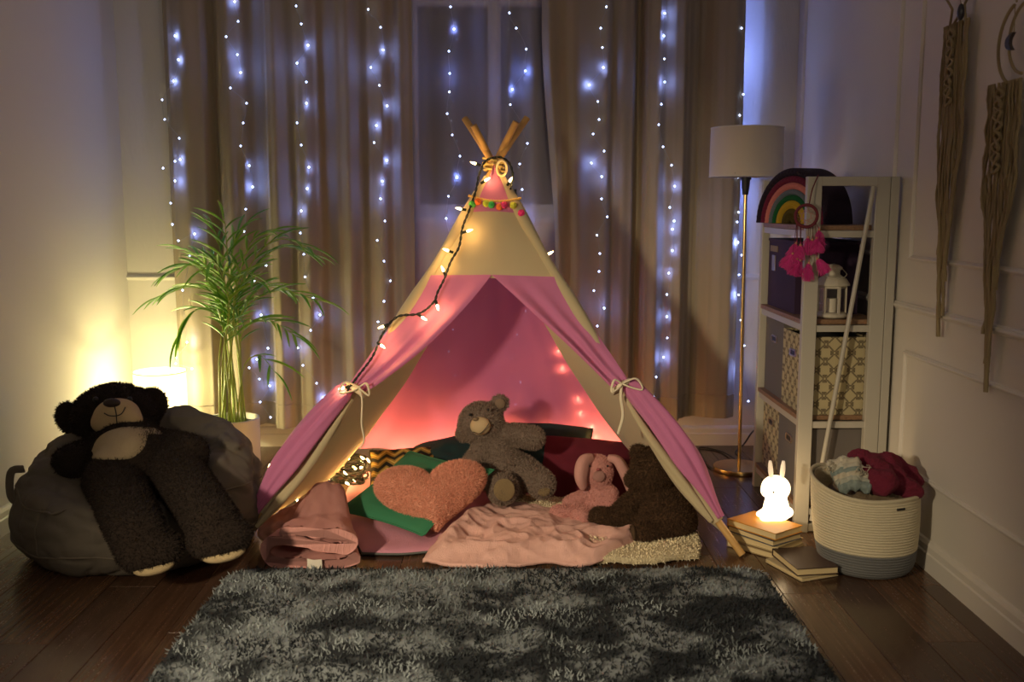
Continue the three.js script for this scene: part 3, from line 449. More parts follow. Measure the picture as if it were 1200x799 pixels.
{ // string down the far pole and along the floor inside the tent
  const t = thing('string_lights', 'string of warm bulbs lying along the floor at the tent rear', 'string lights', V(0.35, 0.02, -4.5));
  const bR = (s, v, off) => { const p = pole(2, v).lerp(pole(3, v), s); p.z += off; return p; };
  const down = [0.42, 0.36, 0.3, 0.25, 0.2, 0.15, 0.11, 0.08].map((v, k) => bR(0.14 + 0.015 * Math.sin(k * 2), v, -0.035));
  const along = []; for (let k = 0; k <= 16; k++) { const q = k / 16; along.push(V(lerp(0.52, -0.66, q), 0.035 + 0.02 * Math.abs(Math.sin(k * 2.1)), lerp(-4.46, -4.47, q) + 0.03 * Math.sin(k * 1.7))); }
  part(t, 'wire', twisted([...down, ...along]), mCord);
  for (const k of [0, 1, 3, 4, 5, 6]) bulbOn(t, down[k].clone().add(V(0, 0, 0.012)), V(rr(-0.4, 0.4), 0.6, 0.3), 0.6);
  along.forEach((p, k) => { bulbOn(t, p.clone().add(V(0, 0.006, 0.01)), V(rr(-1, 1), rr(0, 0.8), rr(-0.6, 0.6)), k < 5 ? 2.6 : 2.0); });
  // heap at the foot of the far pole
  const right = []; for (let k = 0; k <= 26; k++) right.push(V(0.5 + 0.07 * Math.sin(k * 2.3), 0.04 + 0.05 * Math.abs(Math.sin(k * 1.3)), -4.38 + 0.08 * Math.cos(k * 1.9)));
  part(t, 'wire', twisted(right, 0.0022), mCord);
  for (let k = 1; k < 26; k += 4) bulbOn(t, right[k].clone().add(V(0, 0.012, 0.01)), V(rr(-1, 1), rr(0, 1), rr(-0.2, 1)), 1.1);
}
{ // tangle of lights by the tent's open corner
  const c = fl(408, 566, 0.02).add(V(0, 0.03, 0)), t = thing('string_lights', 'tangled heap of warm string lights beside the zigzag cushion', 'string lights', V(c.x, 0.04, c.z)), pts = [];
  for (let k = 0; k <= 60; k++) pts.push(c.clone().add(V(0.085 * Math.sin(k * 1.31 + 0.4 * Math.sin(k)), 0.035 + 0.055 * Math.sin(k * 0.83), 0.06 * Math.cos(k * 1.73))));
  part(t, 'wire', twisted(pts, 0.0024), mCord);
  for (let k = 1; k < 60; k += 4) bulbOn(t, pts[k].clone().add(V(0, 0.008, 0.016)), V(rr(-1, 1), rr(-0.5, 1), rr(0, 1)), 0.9);
  const tail = [c.clone(), fl(388, 571, 0.03), fl(362, 583, 0.03), fl(335, 590, 0.04), fl(314, 588, 0.03), fl(300, 606, 0.03)]; part(t, 'wire', twisted(tail, 0.0024), mCord);
  for (const [u, v] of [[384, 566], [376, 569], [350, 588], [327, 596], [312, 600]]) bulbOn(t, fl(u, v, 0.05), V(rr(-1, 1), 0.6, 0.5), 0.6);
}
{
  const p = at(316, 562, -4.35), t = thing('string_lights', 'short end of warm string lights standing between bean bag and tent', 'string lights', V(p.x, 0, p.z)), a = at(315, 549, -4.35), b = at(315, 562, -4.35);
  part(t, 'wire', twisted([V(p.x + 0.06, 0.01, p.z - 0.05), V(p.x + 0.03, 0.02, p.z), b.clone().add(V(-0.008, 0, 0)), a.clone().add(V(-0.006, 0, 0))], 0.0024), mCord);
  bulbOn(t, a, V(0.3, 1, 0.2), 0.5); bulbOn(t, b, V(0.2, -1, 0.3), 0.5);
}

// ================================================================ IN THE TENT
function coons(fr, bk, lf, rt, y) {   // floor outlines given as pixels: front, back, left, right edges
  const cv = (a) => new THREE.CatmullRomCurve3(a.map(([u, v]) => fl(u, v, y))), F = cv(fr), B = cv(bk), L = cv(lf), R = cv(rt), c00 = F.getPoint(0), c10 = F.getPoint(1), c01 = B.getPoint(0), c11 = B.getPoint(1);
  return (u, v) => { const p = F.getPointAt(u).multiplyScalar(1 - v).addScaledVector(B.getPointAt(u), v).addScaledVector(L.getPointAt(v), 1 - u).addScaledVector(R.getPointAt(v), u); return p.addScaledVector(c00, -(1 - u) * (1 - v)).addScaledVector(c10, -u * (1 - v)).addScaledVector(c01, -(1 - u) * v).addScaledVector(c11, -u * v); };
}
{ // padded floor mat
  const t = thing('floor_mat', 'thin pink padded mat with grey underside lying in the tent', 'mat', V(0, 0, -4.0));
  const f = coons([[424, 645], [470, 646], [520, 642], [640, 640], [720, 630]], [[424, 552], [520, 549], [640, 548], [735, 551]], [[424, 645], [402, 600], [408, 570], [424, 552]], [[720, 630], [745, 590], [740, 570], [735, 551]], 0.02);
  part(t, 'quilted_top', thickSheet((u, v) => { const p = f(u, v), e = Math.min(u, 1 - u, v, 1 - v); p.y = 0.03 - 0.014 * Math.exp(-e * 40) + 0.006 * noise(p.x * 9, p.z * 9) + 0.004 * noise(p.x * 3, p.z * 3, 2); return p; }, 60, 50, 0.012, 1.2, 1), fleece([0.7, 0.31, 0.42]));
  part(t, 'underside', thickSheet((u, v) => { const p = f(u, v); p.y = 0.014; return p; }, 30, 30, 0.011), cloth([0.12, 0.13, 0.12]));
}
{ // fleece blanket with sherpa back
  const t = thing('fleece_blanket', 'pale pink fleece blanket with cream sherpa back spread before the tent', 'blanket', V(0.25, 0, -3.6));
  const fs = coons([[560, 640], [640, 650], [700, 653], [760, 655], [818, 649]], [[548, 604], [600, 582], [650, 577], [710, 577], [800, 604]], [[560, 640], [545, 622], [548, 604]], [[818, 649], [820, 634], [800, 604]], 0.03);
  const gs = thickSheet((u, v) => { const p = fs(u, v), e = Math.min(u, 1 - u, v, 1 - v); p.y = 0.03 + 0.012 * smooth(0, 0.12, e) + 0.012 * noise(p.x * 8, p.z * 8) + 0.003 * noise(p.x * 60, p.z * 60); return p; }, 110, 70, 0.02, 1, 0.5);
  part(t, 'sherpa_layer', gs, fleece([0.74, 0.64, 0.42], { bumpScale: 0.008 }), 'cream sherpa side');
  fur(t, 'sherpa_pile', gs, 26000, { len: 0.007, wid: 0.004, rgb: [0.84, 0.75, 0.52], vary: 0.12, down: 0, jitter: 1.1 });
  const fp = coons([[495, 652], [525, 657], [580, 659], [640, 655], [690, 658], [735, 642]], [[585, 584], [620, 577], [662, 590], [700, 607], [775, 607]], [[495, 652], [520, 620], [555, 604], [585, 584]], [[735, 642], [765, 628], [775, 607]], 0.03);
  const gp = thickSheet((u, v) => {
    const p = fp(u, v), e = Math.min(u, 1 - u, v, 1 - v), n = fbm(p.x * 5 + 2, p.z * 5 + p.x * 2.4, 1, 3), r1 = 1 - Math.abs(fbm(p.x * 3.4 - p.z * 5.2, p.z * 4 + p.x * 6, 5, 2)) * 3.2, r2 = 1 - Math.abs(fbm(p.x * 7 + 4, p.z * 9 - p.x * 3, 9, 2)) * 3.4;
    p.y = 0.016 + smooth(-0.03, 0.14, e) * (1 - 0.6 * smooth(0.45, 0.95, v)) * (0.026 + 0.014 * n + 0.024 * Math.max(0, r1) + 0.012 * Math.max(0, r2)) + 0.03 * Math.exp(-(((u - 0.08) / 0.05) ** 2)) * smooth(0, 0.2, v) + 0.004 * noise(p.x * 34, p.z * 34); return p;
  }, 200, 110, 0.012, 0.9, 0.5);
  part(t, 'fleece_layer', gp, fleece([0.86, 0.52, 0.45]), 'pale pink fleece side');
}
function foldedBlanket(t, prof, half, rows, depth, xf, mat, name) {
  const c = new THREE.CatmullRomCurve3(prof.map(([x, y]) => V(x, y, 0))), n = 110, A = [], B = [];
  for (let i = 0; i <= n; i++) { const p = c.getPointAt(i / n), T = c.getTangentAt(i / n), w = half * Math.sqrt(Math.max(0, 1 - clamp((Math.abs(i / n - 0.5) - 0.485) / 0.015) ** 2)) * (1 + 0.12 * Math.sin(i * 0.6)); A.push([p.x - T.y * w, p.y + T.x * w]); B.push([p.x + T.y * w, p.y - T.x * w]); }
  const ring = [...A, ...B.reverse()], N = ring.length, P = [], U = [], I = [];
  for (let j = 0; j <= rows; j++) ring.forEach(([x, y], i) => { const p = xf(x, y, j / rows); P.push(p.x, p.y, p.z); U.push(i * 0.01, j / rows * depth); });
  for (let j = 0; j < rows; j++) for (let i = 0; i < N; i++) { const a = j * N + i, b = j * N + (i + 1) % N; I.push(a, a + N, b, b, a + N, b + N); }
  const tri = THREE.ShapeUtils.triangulateShape(ring.map(([x, y]) => new THREE.Vector2(x, y)), []);
  for (const [a, b, d] of tri) { I.push(a, b, d, rows * N + a, rows * N + d, rows * N + b); }
  const g = new THREE.BufferGeometry(); g.setAttribute('position', new THREE.Float32BufferAttribute(P, 3)); g.setAttribute('uv', new THREE.Float32BufferAttribute(U, 2)); g.setIndex(I); g.computeVertexNormals(); return part(t, name, g, mat);
}
{ // folded dusty pink blanket with a white label
  const o = fl(368, 669), t = thing('folded_blanket', 'dusty pink fleece blanket folded in layers with a white label', 'blanket', V(o.x, 0, o.z)), mat = fleece([0.66, 0.32, 0.29]);
  const xf = (x, y, d) => { const p = V(o.x + x * lerp(1, 0.42, d) - 0.03 * d, y * lerp(1, 0.62, smooth(0, 1, d)) + 0.08 * smooth(0.3, 1, d), o.z - 0.015 - 0.46 * d + 0.03 * x * (1 - d)); const k = 0.012 * noise(p.x * 9, p.y * 9, p.z * 9); p.y = Math.max(0.004, p.y + k + 0.006 * noise(x * 20, d * 8)); p.z += 0.012 * noise(x * 12, y * 14); return p; };
  foldedBlanket(t, [[0.16, 0.052], [0.1, 0.03], [0, 0.024], [-0.1, 0.022], [-0.155, 0.03], [-0.172, 0.062], [-0.15, 0.094], [-0.09, 0.098], [0.02, 0.09], [0.1, 0.078], [0.13, 0.088], [0.136, 0.108], [0.11, 0.124], [0.04, 0.132], [-0.05, 0.136], [-0.12, 0.128]], 0.0175, 24, 0.46, xf, mat, 'blanket_layers');
  part(t, 'sewn_label', sheet((u, v) => xf(lerp(-0.022, 0.028, u), lerp(0.004, 0.05, v), 0).add(V(0, 0, 0.02 - 0.006 * v)), 4, 6), M({ rgb: [0.7, 0.66, 0.56], roughness: 0.8 }), 'white label');
}
{ // crumpled blanket half under the tent wall
  const P = (u, v, y) => fl(u, v, y), prim = solid([bone(P(384, 604, 0.06), P(388, 588, 0.1), 0.055, 0.05), bone(P(350, 606, 0.05), P(386, 590, 0.085), 0.05, 0.055), bone(P(318, 622, 0.05), P(355, 605, 0.06), 0.05, 0.05), bone(P(330, 618, 0.04), P(372, 600, 0.07), 0.05, 0.05)], 0.03);
  const f = (p) => prim.d(p) + 0.014 * noise(p.x * 24, p.y * 30, p.z * 24) + 0.006 * Math.sin(p.x * 60 + p.z * 40 + 6 * noise(p.x * 8, p.z * 8)) + 0.004;
  single('crumpled_blanket', 'crumpled dusky pink blanket pushed under the tent wall behind the folded blanket', 'blanket', nets((p) => Math.max(f(p), 0.004 - p.y), prim.lo, prim.hi, 0.008), fleece([0.6, 0.27, 0.2]), P(360, 612, 0));
}
// cushions
function cushionGeo(w, h, th, n = 30) {
  const face = (s) => sheet((a, b) => { const u = a * 2 - 1, v = b * 2 - 1, x = u * w / 2 * (1 - 0.06 * (1 - v * v)), y = v * h / 2 * (1 - 0.06 * (1 - u * u)), z = s * th / 2 * Math.pow((1 - u * u) * (1 - v * v), 0.42) * (1 + 0.12 * noise(u * 2 + s, v * 2, w * 9)); return V(x, y, z + 0.012 * noise(u * 3, v * 3, s + w) * (1 - Math.max(u * u, v * v))); }, n, n, w, h);
  const a = face(1), b = face(-1), i = b.index.array; for (let k = 0; k < i.length; k += 3) { const q = i[k]; i[k] = i[k + 1]; i[k + 1] = q; } b.computeVertexNormals(); return cleaned([a, b]);
}
function cushion(name, label, w, h, th, c, q, mat, pipe) {
  const t = thing(name, label, 'cushion', V(c.x, Math.max(0, c.y - 0.12), c.z)), g = place(cushionGeo(w, h, th), c, q);
  part(t, 'cover', g, mat);
  const e = []; for (let k = 0; k < 40; k++) { const s = k / 10 | 0, r = (k % 10) / 5 - 1, k2 = 1 - 0.06 * (1 - r * r), [u, v] = [[r, -k2], [k2, r], [-r, k2], [-k2, -r]][s]; e.push(V(u * w / 2, v * h / 2, 0).applyQuaternion(q).add(c)); }
  part(t, 'piping', tube(e, 0.0035, { closed: true, sides: 6, seg: 120, tension: 0.2 }), pipe ?? mat); return t;
}
const basis = (x, y) => { const X = x.clone().normalize(), Z = V().crossVectors(X, y).normalize(), Y = V().crossVectors(Z, X); return new THREE.Quaternion().setFromRotationMatrix(new THREE.Matrix4().makeBasis(X, Y, Z)); };
{
  const L = fl(407, 603, 0.045), B = fl(508, 633, 0.045), T = at(470, 530, -4.14), ex = B.clone().sub(L), q = basis(ex, T.clone().sub(L)), w = ex.length();
  cushion('cushion', 'plain green square cushion under the heart pillow', w, T.distanceTo(L), 0.05, B.clone().add(T).multiplyScalar(0.5).add(V(0, 0.01, 0)), q, cloth([0.035, 0.2, 0.095]));
  const texZig = canvasTex(256, 256, (g, W, H) => { g.fillStyle = '#8a7433'; g.fillRect(0, 0, W, H); g.lineWidth = 13; g.strokeStyle = '#14130e'; for (let y = -64; y < H + 64; y += 42) { g.beginPath(); for (let k = -1; k < 10; k++) g.lineTo(k * 32, y + (k & 1 ? 26 : 0)); g.stroke(); } g.lineWidth = 4; g.strokeStyle = '#c2a95c'; for (let y = -44; y < H + 64; y += 42) { g.beginPath(); for (let k = -1; k < 10; k++) g.lineTo(k * 32, y + (k & 1 ? 26 : 0)); g.stroke(); } });
  cushion('cushion', 'mustard and black zigzag cushion behind the green cushion', 0.42, 0.34, 0.13, at(488, 562, -4.18), euler(-0.85, -0.1, 0.12), M({ map: rep(texZig, 3.2, 3.2), rgb: [1, 1, 1], roughness: 0.95 }), cloth([0.03, 0.03, 0.02]));
  cushion('cushion', 'dark teal cushion at the far side of the heart pillow', 0.36, 0.32, 0.24, at(535, 548, -4.28), euler(-1.15, 0.1, 0.1), cloth([0.006, 0.028, 0.032]));
  cushion('cushion', 'dark teal cushion behind the grey teddy bear', 0.4, 0.38, 0.24, at(640, 540, -4.32), euler(-0.85, -0.05, -0.06), cloth([0.006, 0.03, 0.032]));
  cushion('cushion', 'burgundy cushion behind the pink plush rabbit', 0.42, 0.36, 0.18, at(687, 556, -4.16), euler(-0.8, -0.06, -0.09), cloth([0.11, 0.006, 0.02]));
}
{ // heart pillow
  const H = []; for (let k = 0; k < 72; k++) { const a = k / 72 * 2 * Math.PI; H.push([Math.sin(a) ** 3 * 0.215, (12.2 * Math.cos(a) - 5 * Math.cos(2 * a) - 1.5 * Math.cos(3 * a) - 0.6 * Math.cos(4 * a) + 2.5) / 16 * 0.19]); }
  const inside = (x, y) => { let d = 1e9, s = 1; for (let i = 0, j = 71; i < 72; j = i++) { const [ax, ay] = H[i], [bx, by] = H[j], ex = bx - ax, ey = by - ay, wx = x - ax, wy = y - ay, t = clamp((wx * ex + wy * ey) / (ex * ex + ey * ey)), dx = wx - ex * t, dy = wy - ey * t; d = Math.min(d, dx * dx + dy * dy); if ((ay > y) !== (by > y) && x < (bx - ax) * (y - ay) / (by - ay) + ax) s = -s; } return -s * Math.sqrt(d); };   // positive inside
  const f = ({ x, y, z }) => { const d = inside(x, y), R = 0.12, q = clamp(d / R), h = 0.078 * Math.sqrt(1 - (1 - q) ** 2); return d > 0 ? (Math.abs(z) - h) * 0.75 + 0.0015 * noise(x * 90, y * 90, z * 90) : Math.hypot(d, Math.max(0, Math.abs(z) - 0.002)); };
  const c = at(507, 583, -3.69), t = thing('heart_pillow', 'fluffy peach pink heart shaped pillow leaning on the green cushion', 'pillow', V(c.x, 0.04, c.z)), g = place(nets(f, V(-0.24, -0.25, -0.1), V(0.24, 0.22, 0.1), 0.0085), c, euler(-1.02, 0.02, 0.14));
  part(t, 'cover', g, fleece([0.76, 0.36, 0.25]));
  fur(t, 'pile', g, 30000, { len: 0.009, wid: 0.0022, rgb: [0.8, 0.38, 0.26], vary: 0.12, down: 0.1, jitter: 0.7 });
}
// plush animals -------------------------------------------------
const patch = (body, region, grow) => ({ lo: region.lo, hi: region.hi, d: (p) => Math.max(body.d(p) - grow, region.d(p)) });
const padded = (r, e = 0.03) => { r.lo.subScalar(e); r.hi.addScalar(e); return r; };
{ // grey bear leaning on the cushions
  const z = -4.02, t = thing('teddy_bear', 'grey plush teddy bear sitting against dark cushions in the tent', 'teddy bear', fl(595, 588, 0.03));
  const head = egg(at(564, 496, z), [0.092, 0.088, 0.085]), body = solid([head, egg(at(586, 472, z - 0.02), [0.036, 0.036, 0.02]), egg(at(543, 508, z - 0.02), [0.034, 0.036, 0.02]), bone(at(577, 520, z), at(596, 558, z + 0.02), 0.072, 0.095), bone(at(598, 508, z + 0.02), at(625, 513, z + 0.05), 0.042, 0.047), bone(at(566, 524, z + 0.03), at(549, 548, z + 0.05), 0.038, 0.04), bone(at(589, 566, z + 0.03), at(589, 573, z + 0.2), 0.06, 0.06), bone(at(612, 550, z + 0.02), at(634, 566, z + 0.14), 0.062, 0.052), egg(at(636, 568, z + 0.15), [0.045, 0.058, 0.04])], 0.02), g = meshOf(body, 0.009);
  part(t, 'body', g, fleece([0.2, 0.15, 0.12]));
  fur(t, 'plush', g, 26000, { len: 0.009, wid: 0.0024, rgb: [0.24, 0.18, 0.14], vary: 0.2, down: 0.3, jitter: 0.5 });
  const mz = M({ rgb: [0.5, 0.38, 0.22], roughness: 0.95 }), mu = egg(at(563, 499, z + 0.085), [0.042, 0.038, 0.03]);
  const muz = part(t, 'muzzle', meshOf(padded(solid([mu], 0.01), 0.01), 0.006), mz, 'tan muzzle');
  part(muz, 'mouth', tube([at(554, 506, z + 0.112), at(562, 508, z + 0.119), at(569, 502, z + 0.119), at(573, 496, z + 0.112)], 0.0016, { sides: 5 }), mBlack); part(muz, 'nose', sphere(at(557, 491, z + 0.108), [0.012, 0.008, 0.008]), M({ rgb: [0.2, 0.14, 0.08], roughness: 0.7 }));
  for (const [u, v] of [[551, 486], [572, 480]]) part(t, 'eye', sphere(at(u, v, z + 0.082), 0.006), mBlack);
  part(t, 'inner_ear', sphere(at(586, 473, z + 0.004), [0.022, 0.021, 0.008]), fleece([0.36, 0.26, 0.18]));
  part(t, 'sole', sphere(at(591, 574, z + 0.255), [0.042, 0.046, 0.009], 18, 12), fleece([0.38, 0.28, 0.14]), 'tan sole'); part(t, 'sole', sphere(at(637, 574, z + 0.178), [0.03, 0.026, 0.02], 14, 10), fleece([0.38, 0.28, 0.14]), 'tan sole');
}
{ // pink rabbit
  const z = -3.86, t = thing('plush_rabbit', 'pale pink plush rabbit with long floppy ears sitting on the sherpa blanket', 'plush toy', fl(700, 603, 0.05));
  const body = solid([egg(at(700, 553, z), [0.062, 0.07, 0.06]), bone(at(703, 575, z), at(702, 596, z + 0.02), 0.05, 0.068), bone(at(716, 578, z + 0.02), at(714, 597, z + 0.06), 0.028, 0.034), bone(at(686, 580, z + 0.02), at(668, 590, z + 0.04), 0.026, 0.03), bone(at(694, 603, z + 0.06), at(655, 602, z + 0.1), 0.035, 0.036), bone(at(706, 606, z + 0.07), at(681, 607, z + 0.16), 0.036, 0.038)], 0.014), g = meshOf(body, 0.007);
  part(t, 'body', g, fleece([0.62, 0.3, 0.27]));
  fur(t, 'plush', g, 14000, { len: 0.006, wid: 0.002, rgb: [0.68, 0.34, 0.3], vary: 0.12, down: 0.2, jitter: 0.5 });
  part(t, 'ear', tube([at(694, 536, z + 0.02), at(684, 542, z + 0.05), at(681, 558, z + 0.065), at(684, 573, z + 0.06)], (q) => 0.012 + 0.02 * Math.sin(Math.PI * clamp(q * 0.85 + 0.1)), { sides: 14, seg: 24, cross: (a) => 0.55 + 0.45 * Math.abs(Math.cos(a)) }), fleece([0.68, 0.36, 0.32]));
  part(t, 'ear', tube([at(712, 536, z), at(724, 540, z + 0.01), at(733, 556, z + 0.02), at(738, 576, z + 0.03)], (q) => 0.012 + 0.02 * Math.sin(Math.PI * clamp(q * 0.85 + 0.1)), { sides: 14, seg: 24, cross: (a) => 0.5 + 0.5 * Math.abs(Math.cos(a)) }), fleece([0.68, 0.36, 0.32]));
  const sn = part(t, 'muzzle', sphere(at(702, 558, z + 0.056), [0.026, 0.024, 0.018], 14, 10), fleece([0.64, 0.34, 0.3])); part(sn, 'nose', sphere(at(701, 550, z + 0.07), [0.008, 0.006, 0.005]), M({ rgb: [0.35, 0.1, 0.1] }));
  for (const u of [691, 712]) part(t, 'eye', sphere(at(u, 546, z + 0.055), 0.004), mBlack);
}
{ // brown bear with its back turned
  const z = -3.66, t = thing('teddy_bear', 'shaggy dark brown teddy bear seen from behind beside the tent pole', 'teddy bear', fl(778, 640, 0.04));
  const body = solid([egg(at(766, 550, z), [0.083, 0.084, 0.08]), egg(at(748, 530, z + 0.01), [0.03, 0.03, 0.02]), egg(at(790, 532, z - 0.02), [0.03, 0.03, 0.02]), egg(at(742, 562, z - 0.01), [0.03, 0.03, 0.035]), bone(at(776, 586, z), at(781, 608, z + 0.03), 0.078, 0.108), bone(at(752, 578, z - 0.03), at(727, 600, z - 0.02), 0.038, 0.036), bone(at(792, 582, z + 0.02), at(802, 612, z + 0.05), 0.04, 0.042), bone(at(762, 612, z - 0.03), at(702, 606, z - 0.0), 0.045, 0.036), bone(at(782, 624, z + 0.08), at(752, 629, z + 0.13), 0.052, 0.05)], 0.008), g = meshOf(body, 0.009);
  part(t, 'body', g, M({ rgb: [0.068, 0.034, 0.015], roughness: 1 }));
  fur(t, 'shaggy_fur', g, 52000, { len: 0.011, wid: 0.0022, rgb: [0.068, 0.034, 0.015], vary: 0.5, down: 0.3, jitter: 0.9 });
  part(t, 'sole', sphere(at(698, 606, z + 0.005), [0.012, 0.03, 0.03]), fleece([0.14, 0.08, 0.04]), 'tan sole'); part(t, 'sole', sphere(at(742, 629, z + 0.145), [0.012, 0.042, 0.036]), fleece([0.12, 0.07, 0.035]), 'tan sole');
}

// ================================================================ LEFT: BEAN BAG, BIG BEAR, LAMP, PALM
const BAG = V(-1.345, 0, -3.6);
{
  const t = thing('bean_bag', 'large grey-beige bean bag chair by the wall', 'bean bag', BAG.clone());
  const back = []; for (let k = 0; k <= 8; k++) { const a = lerp(-0.25, Math.PI + 0.3, k / 8); back.push(V(BAG.x + 0.285 * Math.cos(a), 0.245 + 0.085 * Math.max(0, Math.sin(a)) + (k === 1 ? 0.02 : 0), BAG.z - 0.02 - 0.31 * Math.sin(a))); }
  const prims = [{ lo: V(BAG.x - 0.46, 0, BAG.z - 0.46), hi: V(BAG.x + 0.46, 0.34, BAG.z + 0.46), d: (p) => { const a = Math.max(0, Math.hypot(p.x - BAG.x, p.z - BAG.z) - 0.3), b = Math.max(0, Math.abs(p.y - 0.15) - 0.02); return Math.hypot(a, b) - 0.145; } }]; for (let k = 0; k < 8; k++) prims.push(bone(back[k], back[k + 1], 0.105, 0.105));
  const s = solid(prims, 0.1), seat = egg(V(BAG.x + 0.03, 0.5, BAG.z + 0.1), [0.24, 0.27, 0.42], euler(0.25, 0, 0));
  const f = (p) => { const a = Math.atan2(p.z - BAG.z, p.x - BAG.x), fold = 1 - Math.abs(noise(p.x * 6 + 3 * p.y, p.y * 9, p.z * 6)) * 2.6, fold2 = 1 - Math.abs(noise(p.x * 9 - 5 * p.z, p.y * 16, p.z * 9 + 4)) * 3; return Math.max(-smin(-(s.d(p)), seat.d(p), 0.12) + 0.012 * Math.max(0, fold) * smooth(0.1, 0.25, p.y) + 0.007 * Math.max(0, fold2) + 0.012 * noise(p.x * 5, p.y * 5, p.z * 5) + 0.009 * (1 - Math.abs(noise(p.x * 7 + p.y * 4, p.y * 12, p.z * 7)) * 2) * smooth(0.1, 0.3, p.y) + 0.004 * (1 - Math.min(1, Math.abs(Math.sin(a * 4)) * 9)), 0.004 - p.y); };
  const g = nets(f, s.lo.clone().setY(-0.02), s.hi.clone(), 0.0125);
  part(t, 'cover', g, M({ rgb: [0.115, 0.1, 0.08], roughness: 0.95, bumpMap: rep(texWeave, 20, 20), bumpScale: 0.0008 }));
  const onBag = (a, y) => { let r0 = 0, r1 = 0.8; for (let k = 0; k < 30; k++) { const r = (r0 + r1) / 2; f(V(BAG.x + r * Math.cos(a), y, BAG.z + r * Math.sin(a))) < 0 ? r0 = r : r1 = r; } return V(BAG.x + r0 * Math.cos(a), y, BAG.z + r0 * Math.sin(a)); };
  const mSeam = M({ rgb: [0.13, 0.11, 0.085], roughness: 0.95 });
  for (const y of [0.085, 0.24]) part(t, 'seam', tube(Array.from({ length: 44 }, (_, k) => onBag(k / 44 * 2 * Math.PI, y + 0.012 * Math.sin(k * 0.7))), 0.0042, { closed: true, sides: 6, seg: 180 }), mSeam);
  for (const a of [0.55, 1.35, 2.1, 2.75]) part(t, 'seam', tube([0.24, 0.21, 0.17, 0.13, 0.085].map((y) => onBag(a, y)), 0.004, { sides: 6, seg: 24 }), mSeam);
  const h = onBag(Math.PI - 0.25, 0.26); part(t, 'handle', tube([h.clone().add(V(0.03, 0.05, 0)), h.clone().add(V(-0.012, 0.04, 0.01)), h.clone().add(V(-0.018, -0.05, 0.01)), h.clone().add(V(0.02, -0.09, 0))], 0.014, { sides: 8, seg: 20, cross: (a) => 0.3 + 0.7 * Math.abs(Math.cos(a)) }), mSeam);
}
{ // big brown bear sprawled on the bean bag
  const t = thing('teddy_bear', 'huge dark brown teddy bear with cream belly sprawled on the bean bag', 'teddy bear', V(BAG.x, 0.3, BAG.z));
  const hq = euler(-0.5, 0.1, 0.08), head = egg(at(134, 490, -3.8), [0.165, 0.136, 0.13], hq);
  const earA = egg(at(84, 491, -3.86), [0.055, 0.075, 0.035], euler(0, 0.3, 0.5)), earB = egg(at(180, 471, -3.87), [0.06, 0.058, 0.035], euler(0, -0.3, -0.6));
  const torso = bone(at(148, 524, -3.68), at(166, 552, -3.52), 0.13, 0.145);
  const legA = [bone(at(132, 562, -3.44), at(162, 626, -3.06), 0.098, 0.086), egg(at(176, 646, -3.03), [0.1, 0.062, 0.075], euler(0.35, 0.35, 0.08))], legB = [bone(at(207, 553, -3.44), at(250, 612, -3.09), 0.092, 0.08), egg(at(258, 630, -3.06), [0.1, 0.062, 0.075], euler(0.35, 0.35, 0.1))];
  const body = solid([head, earA, earB, torso, bone(at(110, 534, -3.66), at(84, 543, -3.5), 0.068, 0.066), bone(at(194, 523, -3.68), at(224, 530, -3.46), 0.062, 0.06), ...legA, ...legB], 0.024), g = meshOf(body, 0.013);
  part(t, 'body', g, M({ rgb: [0.0145, 0.0078, 0.0044], roughness: 1 }));
  const inBelly = egg(at(152, 523, -3.54), [0.13, 0.07, 0.16], euler(0, 0, 0.02)), muz = egg(at(137, 486, -3.655), [0.084, 0.062, 0.062], euler(-0.35, 0.05, 0.08));
  const sA = egg(at(180, 663, -3.005), [0.066, 0.022, 0.05], euler(0.1, 0.3, 0.12)), sB = egg(at(262, 648, -3.035), [0.07, 0.022, 0.05], euler(0.1, 0.3, 0.12));
  fur(t, 'plush_fur', g, 60000, { len: 0.01, wid: 0.0024, rgb: [0.0145, 0.0078, 0.0044], vary: 0.25, down: 0.2, jitter: 0.7, mask: (p) => inBelly.d(p) > -0.004 && muz.d(p) > 0.012 });
  const cream = fleece([0.4, 0.32, 0.2]);
  part(t, 'belly', meshOf(patch(body, padded(inBelly, 0.02), 0.012), 0.009), cream, 'cream belly');
  const mz = part(t, 'muzzle', meshOf(padded(solid([muz, egg(at(122, 496, -3.635), [0.048, 0.037, 0.04]), egg(at(152, 492, -3.635), [0.048, 0.037, 0.04])], 0.02), 0.01), 0.009), fleece([0.5, 0.38, 0.22]), 'cream muzzle');
  const mf = (u, v, e = 0) => { let lo = -3.85, hi = -3.45; const sd = solid([muz, egg(at(122, 496, -3.635), [0.048, 0.037, 0.04]), egg(at(152, 492, -3.635), [0.048, 0.037, 0.04])], 0.02); for (let k = 0; k < 26; k++) { const m = (lo + hi) / 2; sd.d(at(u, v, m)) < 0 ? lo = m : hi = m; } return at(u, v, lo + e); };
  part(mz, 'nose', sphere(mf(131, 472, 0.004), [0.032, 0.017, 0.02], 16, 10), M({ rgb: [0.02, 0.01, 0.007], roughness: 0.6 }));
  part(mz, 'mouth', tube([mf(134, 475, 0.002), mf(136, 484, 0.002), mf(137, 496, 0.002)], 0.0022, { sides: 5 }), mBlack); part(mz, 'mouth', tube([mf(122, 484, 0.002), mf(128, 487, 0.002), mf(137, 487, 0.002), mf(143, 484, 0.002), mf(147, 477, 0.002)], 0.0022, { sides: 5 }), mBlack);
  for (const u of [112, 152]) part(t, 'eye', sphere(at(u, 468, -3.695), 0.011), mBlack);
  for (const s of [sA, sB]) { const sg = meshOf(padded(solid([s], 0.01), 0.01), 0.008), m = part(t, 'sole', sg, fleece([0.46, 0.36, 0.2]), 'cream sole'); }
}
